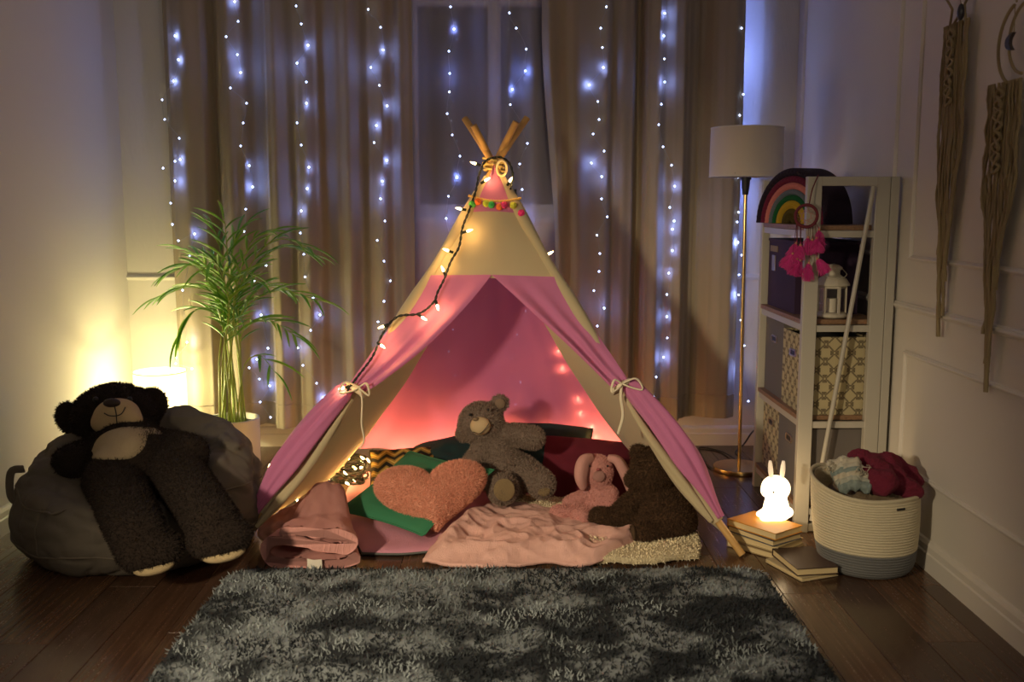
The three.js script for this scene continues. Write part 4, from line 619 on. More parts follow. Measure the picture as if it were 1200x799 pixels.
{ // table lamp behind the bean bag
  const c = at(188, 453, -4.72), top = at(188, 435, -4.72).y, bot = top - 0.2, R = 0.122, t = thing('table_lamp', 'glowing table lamp with white drum shade standing behind the bean bag', 'lamp', V(c.x, 0, c.z));
  const sh = M({ rgb: [0.85, 0.8, 0.64], roughness: 1, transmission: 0.14, thickness: 0 }); sh.emissive.setRGB(1, 0.86, 0.5); sh.emissiveIntensity = 0.75;
  const shade = new THREE.LatheGeometry([[R, 0], [R, top - bot], [R - 0.002, top - bot], [R - 0.002, 0]].map(([x, y]) => new THREE.Vector2(x, y)), 48); shade.translate(c.x, bot, c.z);
  const s = part(t, 'lamp_shade', shade, sh);
  for (const y of [bot, top]) { const r = new THREE.TorusGeometry(R, 0.003, 6, 48); r.rotateX(Math.PI / 2); r.translate(c.x, y, c.z); part(s, 'rim', r, M({ rgb: [0.85, 0.8, 0.65] })); }
  const bp = V(c.x, bot + 0.1, c.z); part(t, 'bulb', sphere(bp, 0.03, 14, 10), emit([1, 0.86, 0.5], 6));
  const base = new THREE.LatheGeometry([[0.001, 0], [0.075, 0], [0.08, 0.012], [0.07, 0.03], [0.05, 0.08], [0.03, 0.16], [0.014, 0.2], [0.01, bot + 0.06], [0.001, bot + 0.06]].map(([x, y]) => new THREE.Vector2(x, y)), 32); base.translate(c.x, 0, c.z); part(t, 'base', base, M({ rgb: [0.5, 0.47, 0.4], roughness: 0.4 }));
  const l = pointLight(TABLE_LAMP, bp, t, 1.2);
  const pl = at(228, 460, -5.065), cord = part(t, 'power_cord', tube([pl, pl.clone().add(V(-0.05, -0.006, 0.02)), pl.clone().add(V(-0.12, -0.06, 0.06)), V(c.x + 0.06, 0.12, c.z - 0.1), V(c.x + 0.05, 0.02, c.z - 0.04)], 0.0035, { sides: 6, seg: 40 }), mBlack); part(cord, 'plug', cleaned([rbox(pl.x - 0.022, pl.x + 0.018, pl.y - 0.014, pl.y + 0.014, pl.z - 0.012, pl.z + 0.02, 0.008), place(new THREE.CylinderGeometry(0.012, 0.02, 0.02, 14), V(pl.x + 0.018, pl.y, pl.z - 0.005), euler(0, 0, 1.57))]), mBlack);
  const so = thing('wall_socket', 'white wall socket plate behind the black lamp plug', 'socket', V(pl.x, pl.y, ZB)); part(so, 'plate', rbox(pl.x - 0.035, pl.x + 0.045, pl.y - 0.042, pl.y + 0.04, ZB, ZB + 0.011, 0.004), mWhitePaint); part(so, 'insert', place(new THREE.CylinderGeometry(0.024, 0.024, 0.014, 24), V(pl.x + 0.005, pl.y, ZB + 0.009), euler(1.5708, 0, 0)), mTrim);
}
{ // areca palm
  const P0 = at(272, 489, -4.66), R = 0.125, t = thing('potted_palm', 'tall green areca palm in a white cylinder pot behind the bean bag', 'plant', V(P0.x, 0, P0.z)), mLeaf = [[0.16, 0.42, 0.02], [0.21, 0.48, 0.03], [0.12, 0.34, 0.018], [0.28, 0.5, 0.03]].map((rgb) => M({ rgb, roughness: 0.62, transmission: 0.4, thickness: 0 })), mStem = M({ rgb: [0.3, 0.38, 0.06], roughness: 0.5 });
  const pot = new THREE.LatheGeometry([[0.001, 0], [R - 0.01, 0], [R, 0.01], [R + 0.003, P0.y - 0.006], [R, P0.y], [R - 0.012, P0.y - 0.002], [R - 0.013, P0.y - 0.06], [0.001, P0.y - 0.06]].map(([x, y]) => new THREE.Vector2(x, y)), 48); pot.translate(P0.x, 0, P0.z); part(t, 'pot', pot, M({ rgb: [0.6, 0.56, 0.48], roughness: 0.5 }));
  part(t, 'soil', sheet((u, v) => { const a = u * 2 * Math.PI, r = v * (R - 0.012); return V(P0.x + r * Math.cos(a), P0.y - 0.028 + 0.01 * noise(r * 40 * Math.cos(a), r * 40 * Math.sin(a)), P0.z + r * Math.sin(a)); }, 40, 12), M({ rgb: [0.03, 0.02, 0.012], roughness: 1 }));
  // leaflet: a creased, tapering blade along +y, bending towards -z
  const leaf = (() => { const g = sheet((u, v) => { const w = Math.pow(Math.sin(Math.PI * clamp(v * 0.9 + 0.06)), 0.7) * 0.5, s = (u - 0.5) * 2; return V(s * w, v, -0.28 * v * v + 0.12 * Math.abs(s) * w); }, 2, 6); return g; })();
  const fronds = [ // [stem top u v z, tip u v z]: pixel directions at depths round the pot
    [262, 370, -4.66, 196, 322, -4.6], [258, 350, -4.6, 188, 348, -4.5], [256, 345, -4.72, 214, 292, -4.75], [264, 340, -4.68, 243, 262, -4.7], [268, 335, -4.62, 262, 256, -4.55], [270, 340, -4.7, 290, 262, -4.75], [276, 345, -4.64, 318, 272, -4.6], [280, 338, -4.6, 368, 292, -4.5], [282, 350, -4.68, 372, 300, -4.75], [284, 365, -4.6, 372, 352, -4.5], [286, 385, -4.66, 348, 395, -4.55], [256, 372, -4.56, 208, 398, -4.5], [268, 352, -4.52, 236, 318, -4.4], [274, 352, -4.54, 302, 330, -4.42], [280, 372, -4.72, 340, 345, -4.8], [266, 345, -4.74, 226, 310, -4.85], [288, 425, -4.64, 322, 436, -4.55]];
  for (let fi = 0; fi < fronds.length; fi++) {
    const [su, sv, sz, tu, tv, tz] = fronds[fi], a0 = fi * 2.4, r0 = 0.03 + 0.04 * rnd(), root = V(P0.x + r0 * Math.cos(a0), P0.y - 0.03, P0.z + r0 * Math.sin(a0)), S = at(su, sv, sz), T = at(tu, tv, tz), mid = S.clone().lerp(T, 0.5); mid.y = Math.max(S.y, T.y) + 0.04 - (T.y > S.y + 0.2 ? 0.08 : 0);
    const curve = new THREE.CatmullRomCurve3([root, root.clone().lerp(S, 0.5).add(V((root.x - S.x) * 0.15, 0, 0)), S, mid, T]);
    const fr = part(t, 'frond', tube(curve.getPoints(30), (q) => lerp(0.0052, 0.0016, q), { sides: 6, seg: 34 }), mStem);
    const n = fi === 16 ? 5 : 17;
    for (let k = 0; k < n; k++) {
      const q = lerp(fi === 16 ? 0.7 : 0.5, 0.995, k / (n - 1)), p = curve.getPointAt(q), tg = curve.getTangentAt(q), side = k === n - 1 ? 0 : k & 1 ? 1 : -1, lat = V().crossVectors(tg, V(0, 1, 0)).normalize().multiplyScalar(side);
      const Y = tg.clone().multiplyScalar(lerp(0.75, 1.3, k / n)).addScaledVector(lat, 0.95).add(V(rr(-0.1, 0.1), rr(0.0, 0.35), rr(-0.1, 0.1))).normalize(), L = rr(0.11, 0.2) * (1 - 0.35 * Math.abs(k / n - 0.4)), X = V().crossVectors(Y, V(0, 1, 0)).normalize(), Z = V().crossVectors(X, Y).normalize(); if (Z.y < 0) { Z.negate(); X.negate(); }
      const m = new THREE.Mesh(leaf, mLeaf[Math.floor(rnd() * 4)]); m.name = 'leaflet'; m.matrixAutoUpdate = true; const R3 = new THREE.Matrix4().makeBasis(X, Y, Z); m.quaternion.setFromRotationMatrix(R3); m.scale.set(rr(0.011, 0.016), L, L); m.position.copy(p).sub(t.position); fr.add(m);
    }
  }
}

// ================================================================ RUG
{
  const x0 = -0.935, x1 = 0.88, z0 = -3.285, z1 = -1.75, t = thing('shag_rug', 'grey and charcoal tie-dyed shaggy rug before the tent', 'rug', V(0, 0, -2.6));
  const f = (u, v) => { let x = lerp(x0, x1, u), z = lerp(z1, z0, v); const r = 0.09, cx = clamp(x, x0 + r, x1 - r), cz = clamp(z, z0 + r, z1 - r), d = Math.hypot(x - cx, z - cz); if (d > r) { x = cx + (x - cx) / d * r; z = cz + (z - cz) / d * r; } return V(x + 0.008 * noise(z * 14, 1), 0.012 + 0.006 * noise(x * 12, z * 12), z + 0.008 * noise(x * 14, 2)); };
  const g = thickSheet(f, 150, 126, 0.011, 1.8, 1.5), mix = (p) => { const n = fbm(p.x * 4.6 + 0.6 * noise(p.z * 4, p.x * 3), p.z * 5.4 + 3 + 0.6 * noise(p.x * 4), 2, 5), s = smooth(-0.17, 0.1, n + 0.11 * noise(p.x * 1.2 + 5, p.z * 1.5) - 0.22 * smooth(0.1, 0.8, p.x + 0.4 * p.z + 1.2) * 0.6); return [lerp(0.014, 0.25, s), lerp(0.019, 0.29, s), lerp(0.024, 0.305, s)]; };
  { const p = g.attributes.position, c = []; for (let i = 0; i < p.count; i++) c.push(...mix(V().fromBufferAttribute(p, i))); g.setAttribute('color', new THREE.Float32BufferAttribute(c, 3)); }
  part(t, 'backing', g, M({ rgb: [1, 1, 1], vertexColors: true, roughness: 1 }));
  fur(t, 'pile', g, 560000, { len: 0.014, wid: 0.0014, vary: 0.12, down: 0, jitter: 0.7, flow: (p) => V(1.1 * noise(p.x * 9, p.z * 9, 3), 0, 1.1 * noise(p.x * 9, p.z * 9, 7) + 0.3), colorAt: mix, mask: (p, n) => n.y > -0.3 && p.z < -2.2 });
  fur(t, 'pile', g, 26000, { len: 0.014, wid: 0.005, vary: 0.22, down: -0.1, jitter: 0.85, colorAt: mix, mask: (p, n) => n.y > -0.3 && p.z >= -2.2 });
}

// ================================================================ RIGHT: FLOOR LAMP, SHELF AND WHAT IS ON IT
{
  const c = fl(866, 551), t = thing('floor_lamp', 'brass floor lamp with white drum shade between curtain and shelf', 'lamp', V(c.x, 0, c.z)), Z = c.z, yb = at(875, 207, Z).y, yt = at(875, 150, Z).y, cx = at(875, 180, Z).x, R = 0.165;
  const lean = (y) => lerp(c.x, cx, y / yb);
  const base = new THREE.LatheGeometry([[0.001, 0], [0.118, 0], [0.121, 0.004], [0.121, 0.02], [0.118, 0.024], [0.001, 0.026]].map(([x, y]) => new THREE.Vector2(x, y)), 48); base.translate(c.x, 0, c.z); part(t, 'base', base, mBrass);
  part(t, 'pole', tube([V(c.x, 0.02, c.z), V(lean(yb - 0.02), yb - 0.02, Z)], 0.0085, { sides: 14 }), mBrass);
  part(t, 'socket', cleaned([place(new THREE.CylinderGeometry(0.02, 0.017, 0.05, 18), V(cx, yb - 0.03, Z)), place(new THREE.CylinderGeometry(0.024, 0.024, 0.012, 18), V(cx, yb - 0.008, Z)), place(new THREE.CylinderGeometry(0.017, 0.013, 0.03, 18), V(cx, yb - 0.066, Z))]), mBlack);
  const sh = new THREE.LatheGeometry([[R, 0], [R * 0.985, yt - yb], [R * 0.985 - 0.002, yt - yb], [R - 0.002, 0]].map(([x, y]) => new THREE.Vector2(x, y)), 56); sh.translate(cx, yb, Z); const s = part(t, 'lamp_shade', sh, M({ rgb: [0.66, 0.6, 0.52], roughness: 0.95, transmission: 0.2, thickness: 0, bumpMap: rep(texWeave, 20, 20), bumpScale: 0.0005 }), 'white fabric shade');
  for (const [y, r] of [[yb, R], [yt, R * 0.985]]) { const g = new THREE.TorusGeometry(r, 0.0025, 6, 56); g.rotateX(Math.PI / 2); g.translate(cx, y, Z); part(s, 'rim', g, mWhitePaint); }
  for (let k = 0; k < 3; k++) part(s, 'spoke', tube([V(cx, yb + 0.01, Z), V(cx + R * Math.cos(k * 2.1), yb + 0.012, Z + R * Math.sin(k * 2.1))], 0.0018, { sides: 5 }), mBlack);
  part(t, 'bulb', sphere(V(cx, yb + 0.06, Z), [0.03, 0.04, 0.03], 14, 10), M({ rgb: [0.8, 0.8, 0.78], roughness: 0.3 }));
  part(t, 'power_cord', tube([[868, 543, 0.02], [848, 530, 0.006], [822, 524, 0.006], [820, 530, 0.006], [832, 547, 0.006], [842, 549, 0.006]].map(([u, v, y]) => fl(u, v, y)), 0.0042, { sides: 7, seg: 60 }), mBlack);
  part(t, 'power_cord', tube([fl(868, 536, 0.006), fl(862, 530, 0.03), fl(872, 520, 0.06), at(880, 508, -4.9), at(884, 504, -5.0)], 0.0042, { sides: 7, seg: 40 }), mBlack);
}
const SX0 = 1.135, SX1 = 1.405, SZ0 = -4.33, SZ1 = -3.7, STOP = 1.352, PT = 0.05;   // shelf footprint
const TIER = [0.095, 0.435, 0.803, 1.155];
{
  const t = thing('shelf_unit', 'white steel frame shelf unit with four wooden boards against the wall', 'shelf', V((SX0 + SX1) / 2, 0, (SZ0 + SZ1) / 2)), mSteel = M({ rgb: [0.42, 0.4, 0.34], roughness: 0.4 });
  const wood = dataTex(128, 256, (x, y) => { const v = 0.7 + 0.5 * fbm(x / 128 * 22, y / 256 * 2, 3, 3); return [0.34, 0.19, 0.095].map((c) => Math.pow(clamp(c * v), 1 / 2.2)); }, true), mWood = new THREE.MeshStandardMaterial({ map: wood, roughness: 0.55 });
  const post = (x, z, w, d, h = STOP) => part(t, 'post', rbox(x - w / 2, x + w / 2, 0, h, z - d / 2, z + d / 2, 0.003), mSteel);
  post(SX0, SZ0, 0.034, 0.034); post(SX1, SZ0, 0.034, 0.034); post(SX0 + 0.008, SZ1, 0.054, 0.03); post(SX1 - 0.01, SZ1, 0.054, 0.03);
  part(t, 'wall_upright', rbox(1.424, 1.456, 0, STOP, SZ1 - 0.016, SZ1 + 0.014, 0.003), mSteel);
  for (const z of [SZ0, SZ1]) part(t, 'top_rail', rbox(SX0, SX1, STOP - 0.034, STOP, z - 0.014, z + 0.014, 0.003), mSteel);
  part(t, 'side_rail', rbox(SX1 - 0.012, SX1 + 0.012, STOP - 0.03, STOP, SZ0, SZ1, 0.003), mSteel);
  for (const y of TIER) {
    part(t, 'shelf_board', rbox(SX0 - 0.014, SX1 + 0.012, y, y + 0.018, SZ0 + 0.005, SZ1 - 0.016, 0.002), mWood, 'brown wooden board');
    for (const x of [SX0, SX1]) part(t, 'side_rail', rbox(x - 0.01, x + 0.01, y - 0.026, y - 0.001, SZ0, SZ1, 0.002), mSteel);
    for (const z of [SZ0, SZ1]) part(t, 'cross_rail', rbox(SX0, SX1, y - 0.026, y - 0.001, z - 0.01, z + 0.01, 0.002), mSteel);
  }
  part(t, 'foot_rail', rbox(SX0, SX1, 0.004, 0.034, SZ1 - 0.012, SZ1 + 0.012, 0.002), mSteel);
  part(t, 'diagonal_brace', tube([at(1024, 218, SZ1 + 0.028), at(951, 610, SZ1 + 0.028)], 0.0085, { sides: 12 }), mSteel);
}
{ // rainbow pillow: half rings, turned a little towards the room
  const C = at(927, 264, -4.06).setY(TIER[3] + 0.019), a = 0.215, h = 0.222, dep = 0.12, D = V(0.42, 0, 0.91), B = V(0.91, 0, -0.42), t = thing('rainbow_pillow', 'crocheted rainbow pillow with dark purple outer band on the top shelf', 'pillow', C.clone());
  const cols = [[0.018, 0.008, 0.022], [0.17, 0.01, 0.045], [0.75, 0.24, 0.21], [0.16, 0.2, 0.25], [0.008, 0.14, 0.04], [0.62, 0.4, 0.025], [0.11, 0.08, 0.01]], rs = [1, 0.86, 0.74, 0.62, 0.52, 0.42, 0.27, 0], pt = (r, an, back) => C.clone().addScaledVector(D, -a * r * Math.cos(an)).addScaledVector(B, back).add(V(0, h * r * Math.sin(an), 0));
  cols.forEach((c, k) => {
    const ro = rs[k], ri = rs[k + 1];
    part(t, 'band', sheet((u, v) => { const an = Math.PI * u, q = clamp(v / 0.8), r = v < 0.8 ? lerp(ri, ro, q) : ro, x = v < 0.8 ? -0.012 * Math.sin(Math.PI * q) - 0.0025 * Math.sin(an * 60) * (0.5 + 0.5 * Math.sin(q * 14)) : dep * (v - 0.8) / 0.2; return pt(r, an, x); }, 150, 20, 1, 0.3), M({ rgb: c, roughness: 1, bumpMap: rep(texFleece, 6, 6), bumpScale: 0.003 }));
  });
  part(t, 'backing', sheet((u, v) => pt(v, Math.PI * u, dep), 50, 4), M({ rgb: cols[0], roughness: 1 })); part(t, 'underside', sheet((u, v) => pt(1, 0, dep * v).lerp(pt(1, Math.PI, dep * v), u), 4, 2), M({ rgb: cols[0], roughness: 1 }));
}
{ // dream catcher tied to the shelf's top corner
  const z = SZ1 + 0.05, c = at(945, 253, z), R = 0.04, t = thing('dream_catcher', 'small dream catcher with bright pink feathers hanging from the shelf corner', 'dream catcher', c.clone()), mCordR = M({ rgb: [0.13, 0.018, 0.03], roughness: 0.9 }), mF = M({ rgb: [0.72, 0.03, 0.3], roughness: 0.9, transmission: 0.3, thickness: 0 }), mBead = M({ rgb: [0.5, 0.2, 0.12], roughness: 0.4 });
  const ring = new THREE.TorusGeometry(R, 0.0058, 10, 44); ring.translate(c.x, c.y, c.z); part(t, 'hoop', ring, mCordR);
  part(t, 'hanger', tube([V(c.x + 0.008, c.y + R, c.z), at(952, 222, z - 0.01), at(959, 205, z - 0.035)], 0.0022, { sides: 6 }), mCordR);
  const web = []; for (let k = 0; k < 8; k++) { const a = k / 8 * 2 * Math.PI, b = a + 2.36; web.push(tube([V(c.x + R * Math.cos(a), c.y + R * Math.sin(a), c.z), V(c.x + R * Math.cos(b), c.y + R * Math.sin(b), c.z)], 0.0007, { sides: 4, seg: 2 })); } part(t, 'web', cleaned(web), M({ rgb: [0.5, 0.2, 0.2] }));
  const plume = (p, L, ang) => { const gs = []; for (let k = 0; k < 54; k++) { const q = k / 53, len = 0.026 * Math.sin(Math.PI * clamp(0.2 + q * 0.75)), s = k & 1 ? 1 : -1; gs.push(tube([V(0, -q * L, 0), V(s * len * 0.6, -q * L - len * 0.5, rr(-0.006, 0.006)), V(s * len * rr(0.7, 1.1), -q * L - len * 1.1, rr(-0.008, 0.008))], (e) => 0.002 * (1 - 0.7 * e), { sides: 4, seg: 3 })); } gs.push(tube([V(0, 0.01, 0), V(0, -L, 0)], 0.0012, { sides: 4, seg: 3 })); return place(cleaned(gs), p, euler(rr(-0.1, 0.1), rr(-0.6, 0.6), ang)); };
  for (const [u, v, L, a] of [[933, 285, 0.055, -0.25], [938, 287, 0.05, -0.1], [947, 278, 0.06, 0], [952, 281, 0.05, 0.1], [960, 269, 0.065, 0.08], [957, 279, 0.05, 0.1], [929, 297, 0.06, -0.5], [934, 303, 0.06, -0.2], [938, 305, 0.055, 0], [948, 308, 0.065, 0], [958, 303, 0.06, 0.55]]) { const p = at(u, v, z + rr(-0.004, 0.012)); const s = part(t, 'string', tube([V(clamp(p.x, c.x - 0.034, c.x + 0.034), c.y - Math.sqrt(R * R - clamp(p.x - c.x, -0.034, 0.034) ** 2), c.z), p], 0.0011, { sides: 5, seg: 4 }), mCordR); part(s, 'bead', sphere(p, 0.005), mBead); part(t, 'feather', plume(p, L, a), mF, 'bright pink feather'); }
}
// storage boxes: open fabric cubes with a grommet handle towards the room
function storageBox(label, x0, x1, y0, h, z0, z1, mats, hy, opts = {}) {
  const t = thing('storage_box', label, 'storage box', V((x0 + x1) / 2, y0, (z0 + z1) / 2), 'fabric boxes on the shelf'), w = 0.006, y1 = y0 + h, uv = (g, k) => { const p = g.attributes.position, n = g.attributes.normal, u = g.attributes.uv; for (let i = 0; i < p.count; i++) Math.abs(n.getX(i)) > 0.5 ? u.setXY(i, p.getZ(i) / k, p.getY(i) / k) : u.setXY(i, p.getX(i) / k, p.getY(i) / k); return g; };
  const k = 0.132;
  part(t, 'room_side', uv(box(x0, x0 + w, y0, y1, z0, z1), k), mats[0]); part(t, 'wall_side', uv(box(x1 - w, x1, y0, y1, z0, z1), k), mats[0]); part(t, 'end_side', uv(box(x0 + w, x1 - w, y0, y1, z1 - w, z1), k), mats[0]); part(t, 'end_side', uv(box(x0 + w, x1 - w, y0, y1, z0, z0 + w), k), mats[0]); part(t, 'bottom', box(x0 + w, x1 - w, y0, y0 + w, z0 + w, z1 - w), mats[1]);
  if (opts.lid) part(t, 'lid', rbox(x0 - 0.004, x1 + 0.004, y1, y1 + 0.012, z0 - 0.004, z1 + 0.004, 0.003), mats[0]);
  else part(t, 'inner_lining', cleaned([box(x0 + w, x0 + w + 0.001, y0 + w, y1 - 0.01, z0 + w, z1 - w), box(x1 - w - 0.001, x1 - w, y0 + w, y1 - 0.01, z0 + w, z1 - w), box(x0 + w, x1 - w, y0 + w, y1 - 0.01, z0 + w, z0 + w + 0.001), box(x0 + w, x1 - w, y0 + w, y1 - 0.01, z1 - w - 0.001, z1 - w)]), mBlack);
  if (hy) {
    const zc = (z0 + z1) / 2, s = new THREE.Shape(), W = 0.028, H = 0.014; s.moveTo(-W, -H); s.lineTo(W, -H); s.absarc(W, 0, H, -Math.PI / 2, Math.PI / 2, false); s.lineTo(-W, H); s.absarc(-W, 0, H, Math.PI / 2, Math.PI * 1.5, false);
    const inner = new THREE.Shape(), hole = new THREE.Path(); const W2 = 0.024, H2 = 0.01; for (const q of [hole, inner]) { q.moveTo(-W2, -H2); q.lineTo(W2, -H2); q.absarc(W2, 0, H2, -Math.PI / 2, Math.PI / 2, false); q.lineTo(-W2, H2); q.absarc(-W2, 0, H2, Math.PI / 2, Math.PI * 1.5, false); } s.holes.push(hole);
    const q = euler(0, -Math.PI / 2, 0), g = part(t, 'handle_grommet', place(new THREE.ExtrudeGeometry(s, { depth: 0.004, bevelEnabled: true, bevelSize: 0.001, bevelThickness: 0.001, bevelSegments: 1, curveSegments: 8 }), V(x0, y0 + hy, zc), q), metal([0.5, 0.42, 0.34], 0.3), 'metal handle ring'); part(g, 'hand_slot', place(new THREE.ShapeGeometry(inner, 8), V(x0 - 0.0012, y0 + hy, zc), q), mBlack);
  }
  return t;
}
{
  const lattice = canvasTex(256, 256, (g, W) => { g.fillStyle = '#bfb289'; g.fillRect(0, 0, W, W); const line = (w, c) => { g.lineWidth = w; g.strokeStyle = c; for (const [cx, cy] of [[64, 64], [192, 64], [64, 192], [192, 192], [128, 128], [0, 0], [256, 0], [0, 256], [256, 256], [128, 0], [0, 128], [256, 128], [128, 256], [-64, 64], [-64, 192], [320, 64], [320, 192], [64, -64], [192, -64], [64, 320], [192, 320]]) { const big = Math.abs(cx) % 128 === 64 && Math.abs(cy) % 128 === 64; if (!big) continue; const r = 55; g.beginPath(); for (let k = 0; k < 8; k++) { const a = k * Math.PI / 4 + Math.PI / 8; k ? g.lineTo(cx + r * Math.cos(a), cy + r * Math.sin(a)) : g.moveTo(cx + r * Math.cos(a), cy + r * Math.sin(a)); } g.closePath(); g.stroke(); } for (const [cx, cy] of [[0, 64], [256, 64], [128, 64], [0, 192], [128, 192], [256, 192], [64, 0], [64, 128], [64, 256], [192, 0], [192, 128], [192, 256]]) { const a = cx % 128 === 0 ? 25 : 12, b = cx % 128 === 0 ? 12 : 25; g.beginPath(); g.rect(cx - a, cy - b, 2 * a, 2 * b); g.stroke(); } }; line(10, '#463c30'); line(3, '#a89a74'); });
  const mLat = M({ map: lattice, rgb: [0.8, 0.8, 0.8], roughness: 0.9 }), mGrey = M({ rgb: [0.13, 0.115, 0.105], roughness: 0.9 }), mPurple = M({ rgb: [0.03, 0.012, 0.04], roughness: 0.85 }), B = 0.0185;
  const pb = storageBox('dark purple lidded box with label holder below the rainbow pillow', SX0 + 0.012, SX1 - 0.01, TIER[2] + B, 0.275, SZ0 + 0.03, SZ0 + 0.43, [mPurple, mPurple], 0, { lid: true });
  const lx = SX0 + 0.012; part(pb, 'label_holder', rbox(lx - 0.004, lx, TIER[2] + 0.17, TIER[2] + 0.235, SZ0 + 0.09, SZ0 + 0.14, 0.001), metal([0.35, 0.3, 0.24], 0.4)); part(pb, 'tab', rbox(lx - 0.004, lx, TIER[2] + 0.25, TIER[2] + 0.275, SZ0 + 0.06, SZ0 + 0.17, 0.001), M({ rgb: [0.2, 0.15, 0.1] }));
  storageBox('plain grey fabric box on the shelf below the purple box', SX0 + 0.01, SX1 - 0.01, TIER[1] + B, 0.315, SZ0 + 0.03, SZ0 + 0.31, [mGrey, mBlack], 0.235);
  storageBox('beige fabric box with brown lattice print on the board under the lantern', SX0 + 0.005, SX1 - 0.012, TIER[1] + B, 0.3, SZ0 + 0.32, SZ1 - 0.022, [mLat, mBlack], 0.22);
  storageBox('beige lattice printed fabric box on the bottom shelf board', SX0 + 0.012, SX1 - 0.01, TIER[0] + B, 0.295, SZ0 + 0.03, SZ0 + 0.29, [mLat, mBlack], 0.215);
  storageBox('plain grey fabric box on the bottom shelf board behind the rabbit lamp', SX0 + 0.005, SX1 - 0.012, TIER[0] + B, 0.285, SZ0 + 0.3, SZ1 - 0.022, [mGrey, mBlack], 0.215);
}
{ // white metal lantern with a candle
  const c = at(974, 370, SZ1 - 0.075), y0 = TIER[2] + 0.019, R = 0.05, t = thing('lantern', 'white metal candle lantern on the shelf beside the purple box', 'lantern', V(c.x, y0, c.z)), mL = M({ rgb: [0.5, 0.46, 0.36], roughness: 0.5 }), lat = (pts, seg = 8) => { const g = new THREE.LatheGeometry(pts.map(([x, y]) => new THREE.Vector2(x, y)), seg); g.translate(c.x, y0, c.z); g.computeVertexNormals(); return g; };
  part(t, 'base', lat([[0.001, 0], [0.048, 0], [0.061, 0.006], [0.061, 0.014], [0.05, 0.022], [0.001, 0.022]], 24), mL); part(t, 'roof', lat([[0.056, 0.122], [0.064, 0.124], [0.063, 0.13], [0.05, 0.15], [0.03, 0.162], [0.026, 0.166], [0.026, 0.18], [0.034, 0.186], [0.034, 0.192], [0.02, 0.202], [0.001, 0.206], [0.001, 0.122]], 24), mL);
  for (let k = 0; k < 6; k++) { const a = k / 6 * 2 * Math.PI + 0.3; part(t, 'corner_post', place(new THREE.BoxGeometry(0.008, 0.104, 0.008), V(c.x + R * Math.cos(a), y0 + 0.072, c.z + R * Math.sin(a)), euler(0, -a, 0)), mL); const b = a + Math.PI / 6, r2 = R * Math.cos(Math.PI / 6); part(t, 'pane', place(new THREE.BoxGeometry(0.0015, 0.098, R * 0.95), V(c.x + r2 * Math.cos(b), y0 + 0.072, c.z + r2 * Math.sin(b)), euler(0, -b, 0)), M({ rgb: [1, 1, 1], roughness: 0.03, transmission: 1, thickness: 0 })); part(t, 'frame_bar', place(new THREE.BoxGeometry(0.006, 0.008, R), V(c.x + r2 * Math.cos(b), y0 + 0.118, c.z + r2 * Math.sin(b)), euler(0, -b, 0)), mL); }
  const cd = new THREE.CylinderGeometry(0.019, 0.019, 0.052, 20); cd.translate(c.x, y0 + 0.048, c.z); part(t, 'candle', cd, M({ rgb: [0.62, 0.58, 0.46], roughness: 0.6 })); part(t, 'handle', tube([V(c.x - 0.036, y0 + 0.185, c.z), V(c.x - 0.042, y0 + 0.165, c.z + 0.03), V(c.x, y0 + 0.15, c.z + 0.056), V(c.x + 0.042, y0 + 0.165, c.z + 0.03), V(c.x + 0.036, y0 + 0.185, c.z)], 0.0018, { sides: 6 }), mL);
}
{ // small white bottle on the top shelf by the wall
  const p = V(1.36, TIER[3] + 0.019, -4.2), g = new THREE.LatheGeometry([[0.001, 0], [0.024, 0], [0.026, 0.01], [0.024, 0.07], [0.018, 0.09], [0.018, 0.13], [0.026, 0.14], [0.026, 0.155], [0.001, 0.158]].map(([x, y]) => new THREE.Vector2(x, y)), 24); g.translate(p.x, p.y, p.z); single('bottle', 'slim white bottle behind the rainbow pillow near the wall', 'bottle', g, mWhitePaint, p);
}
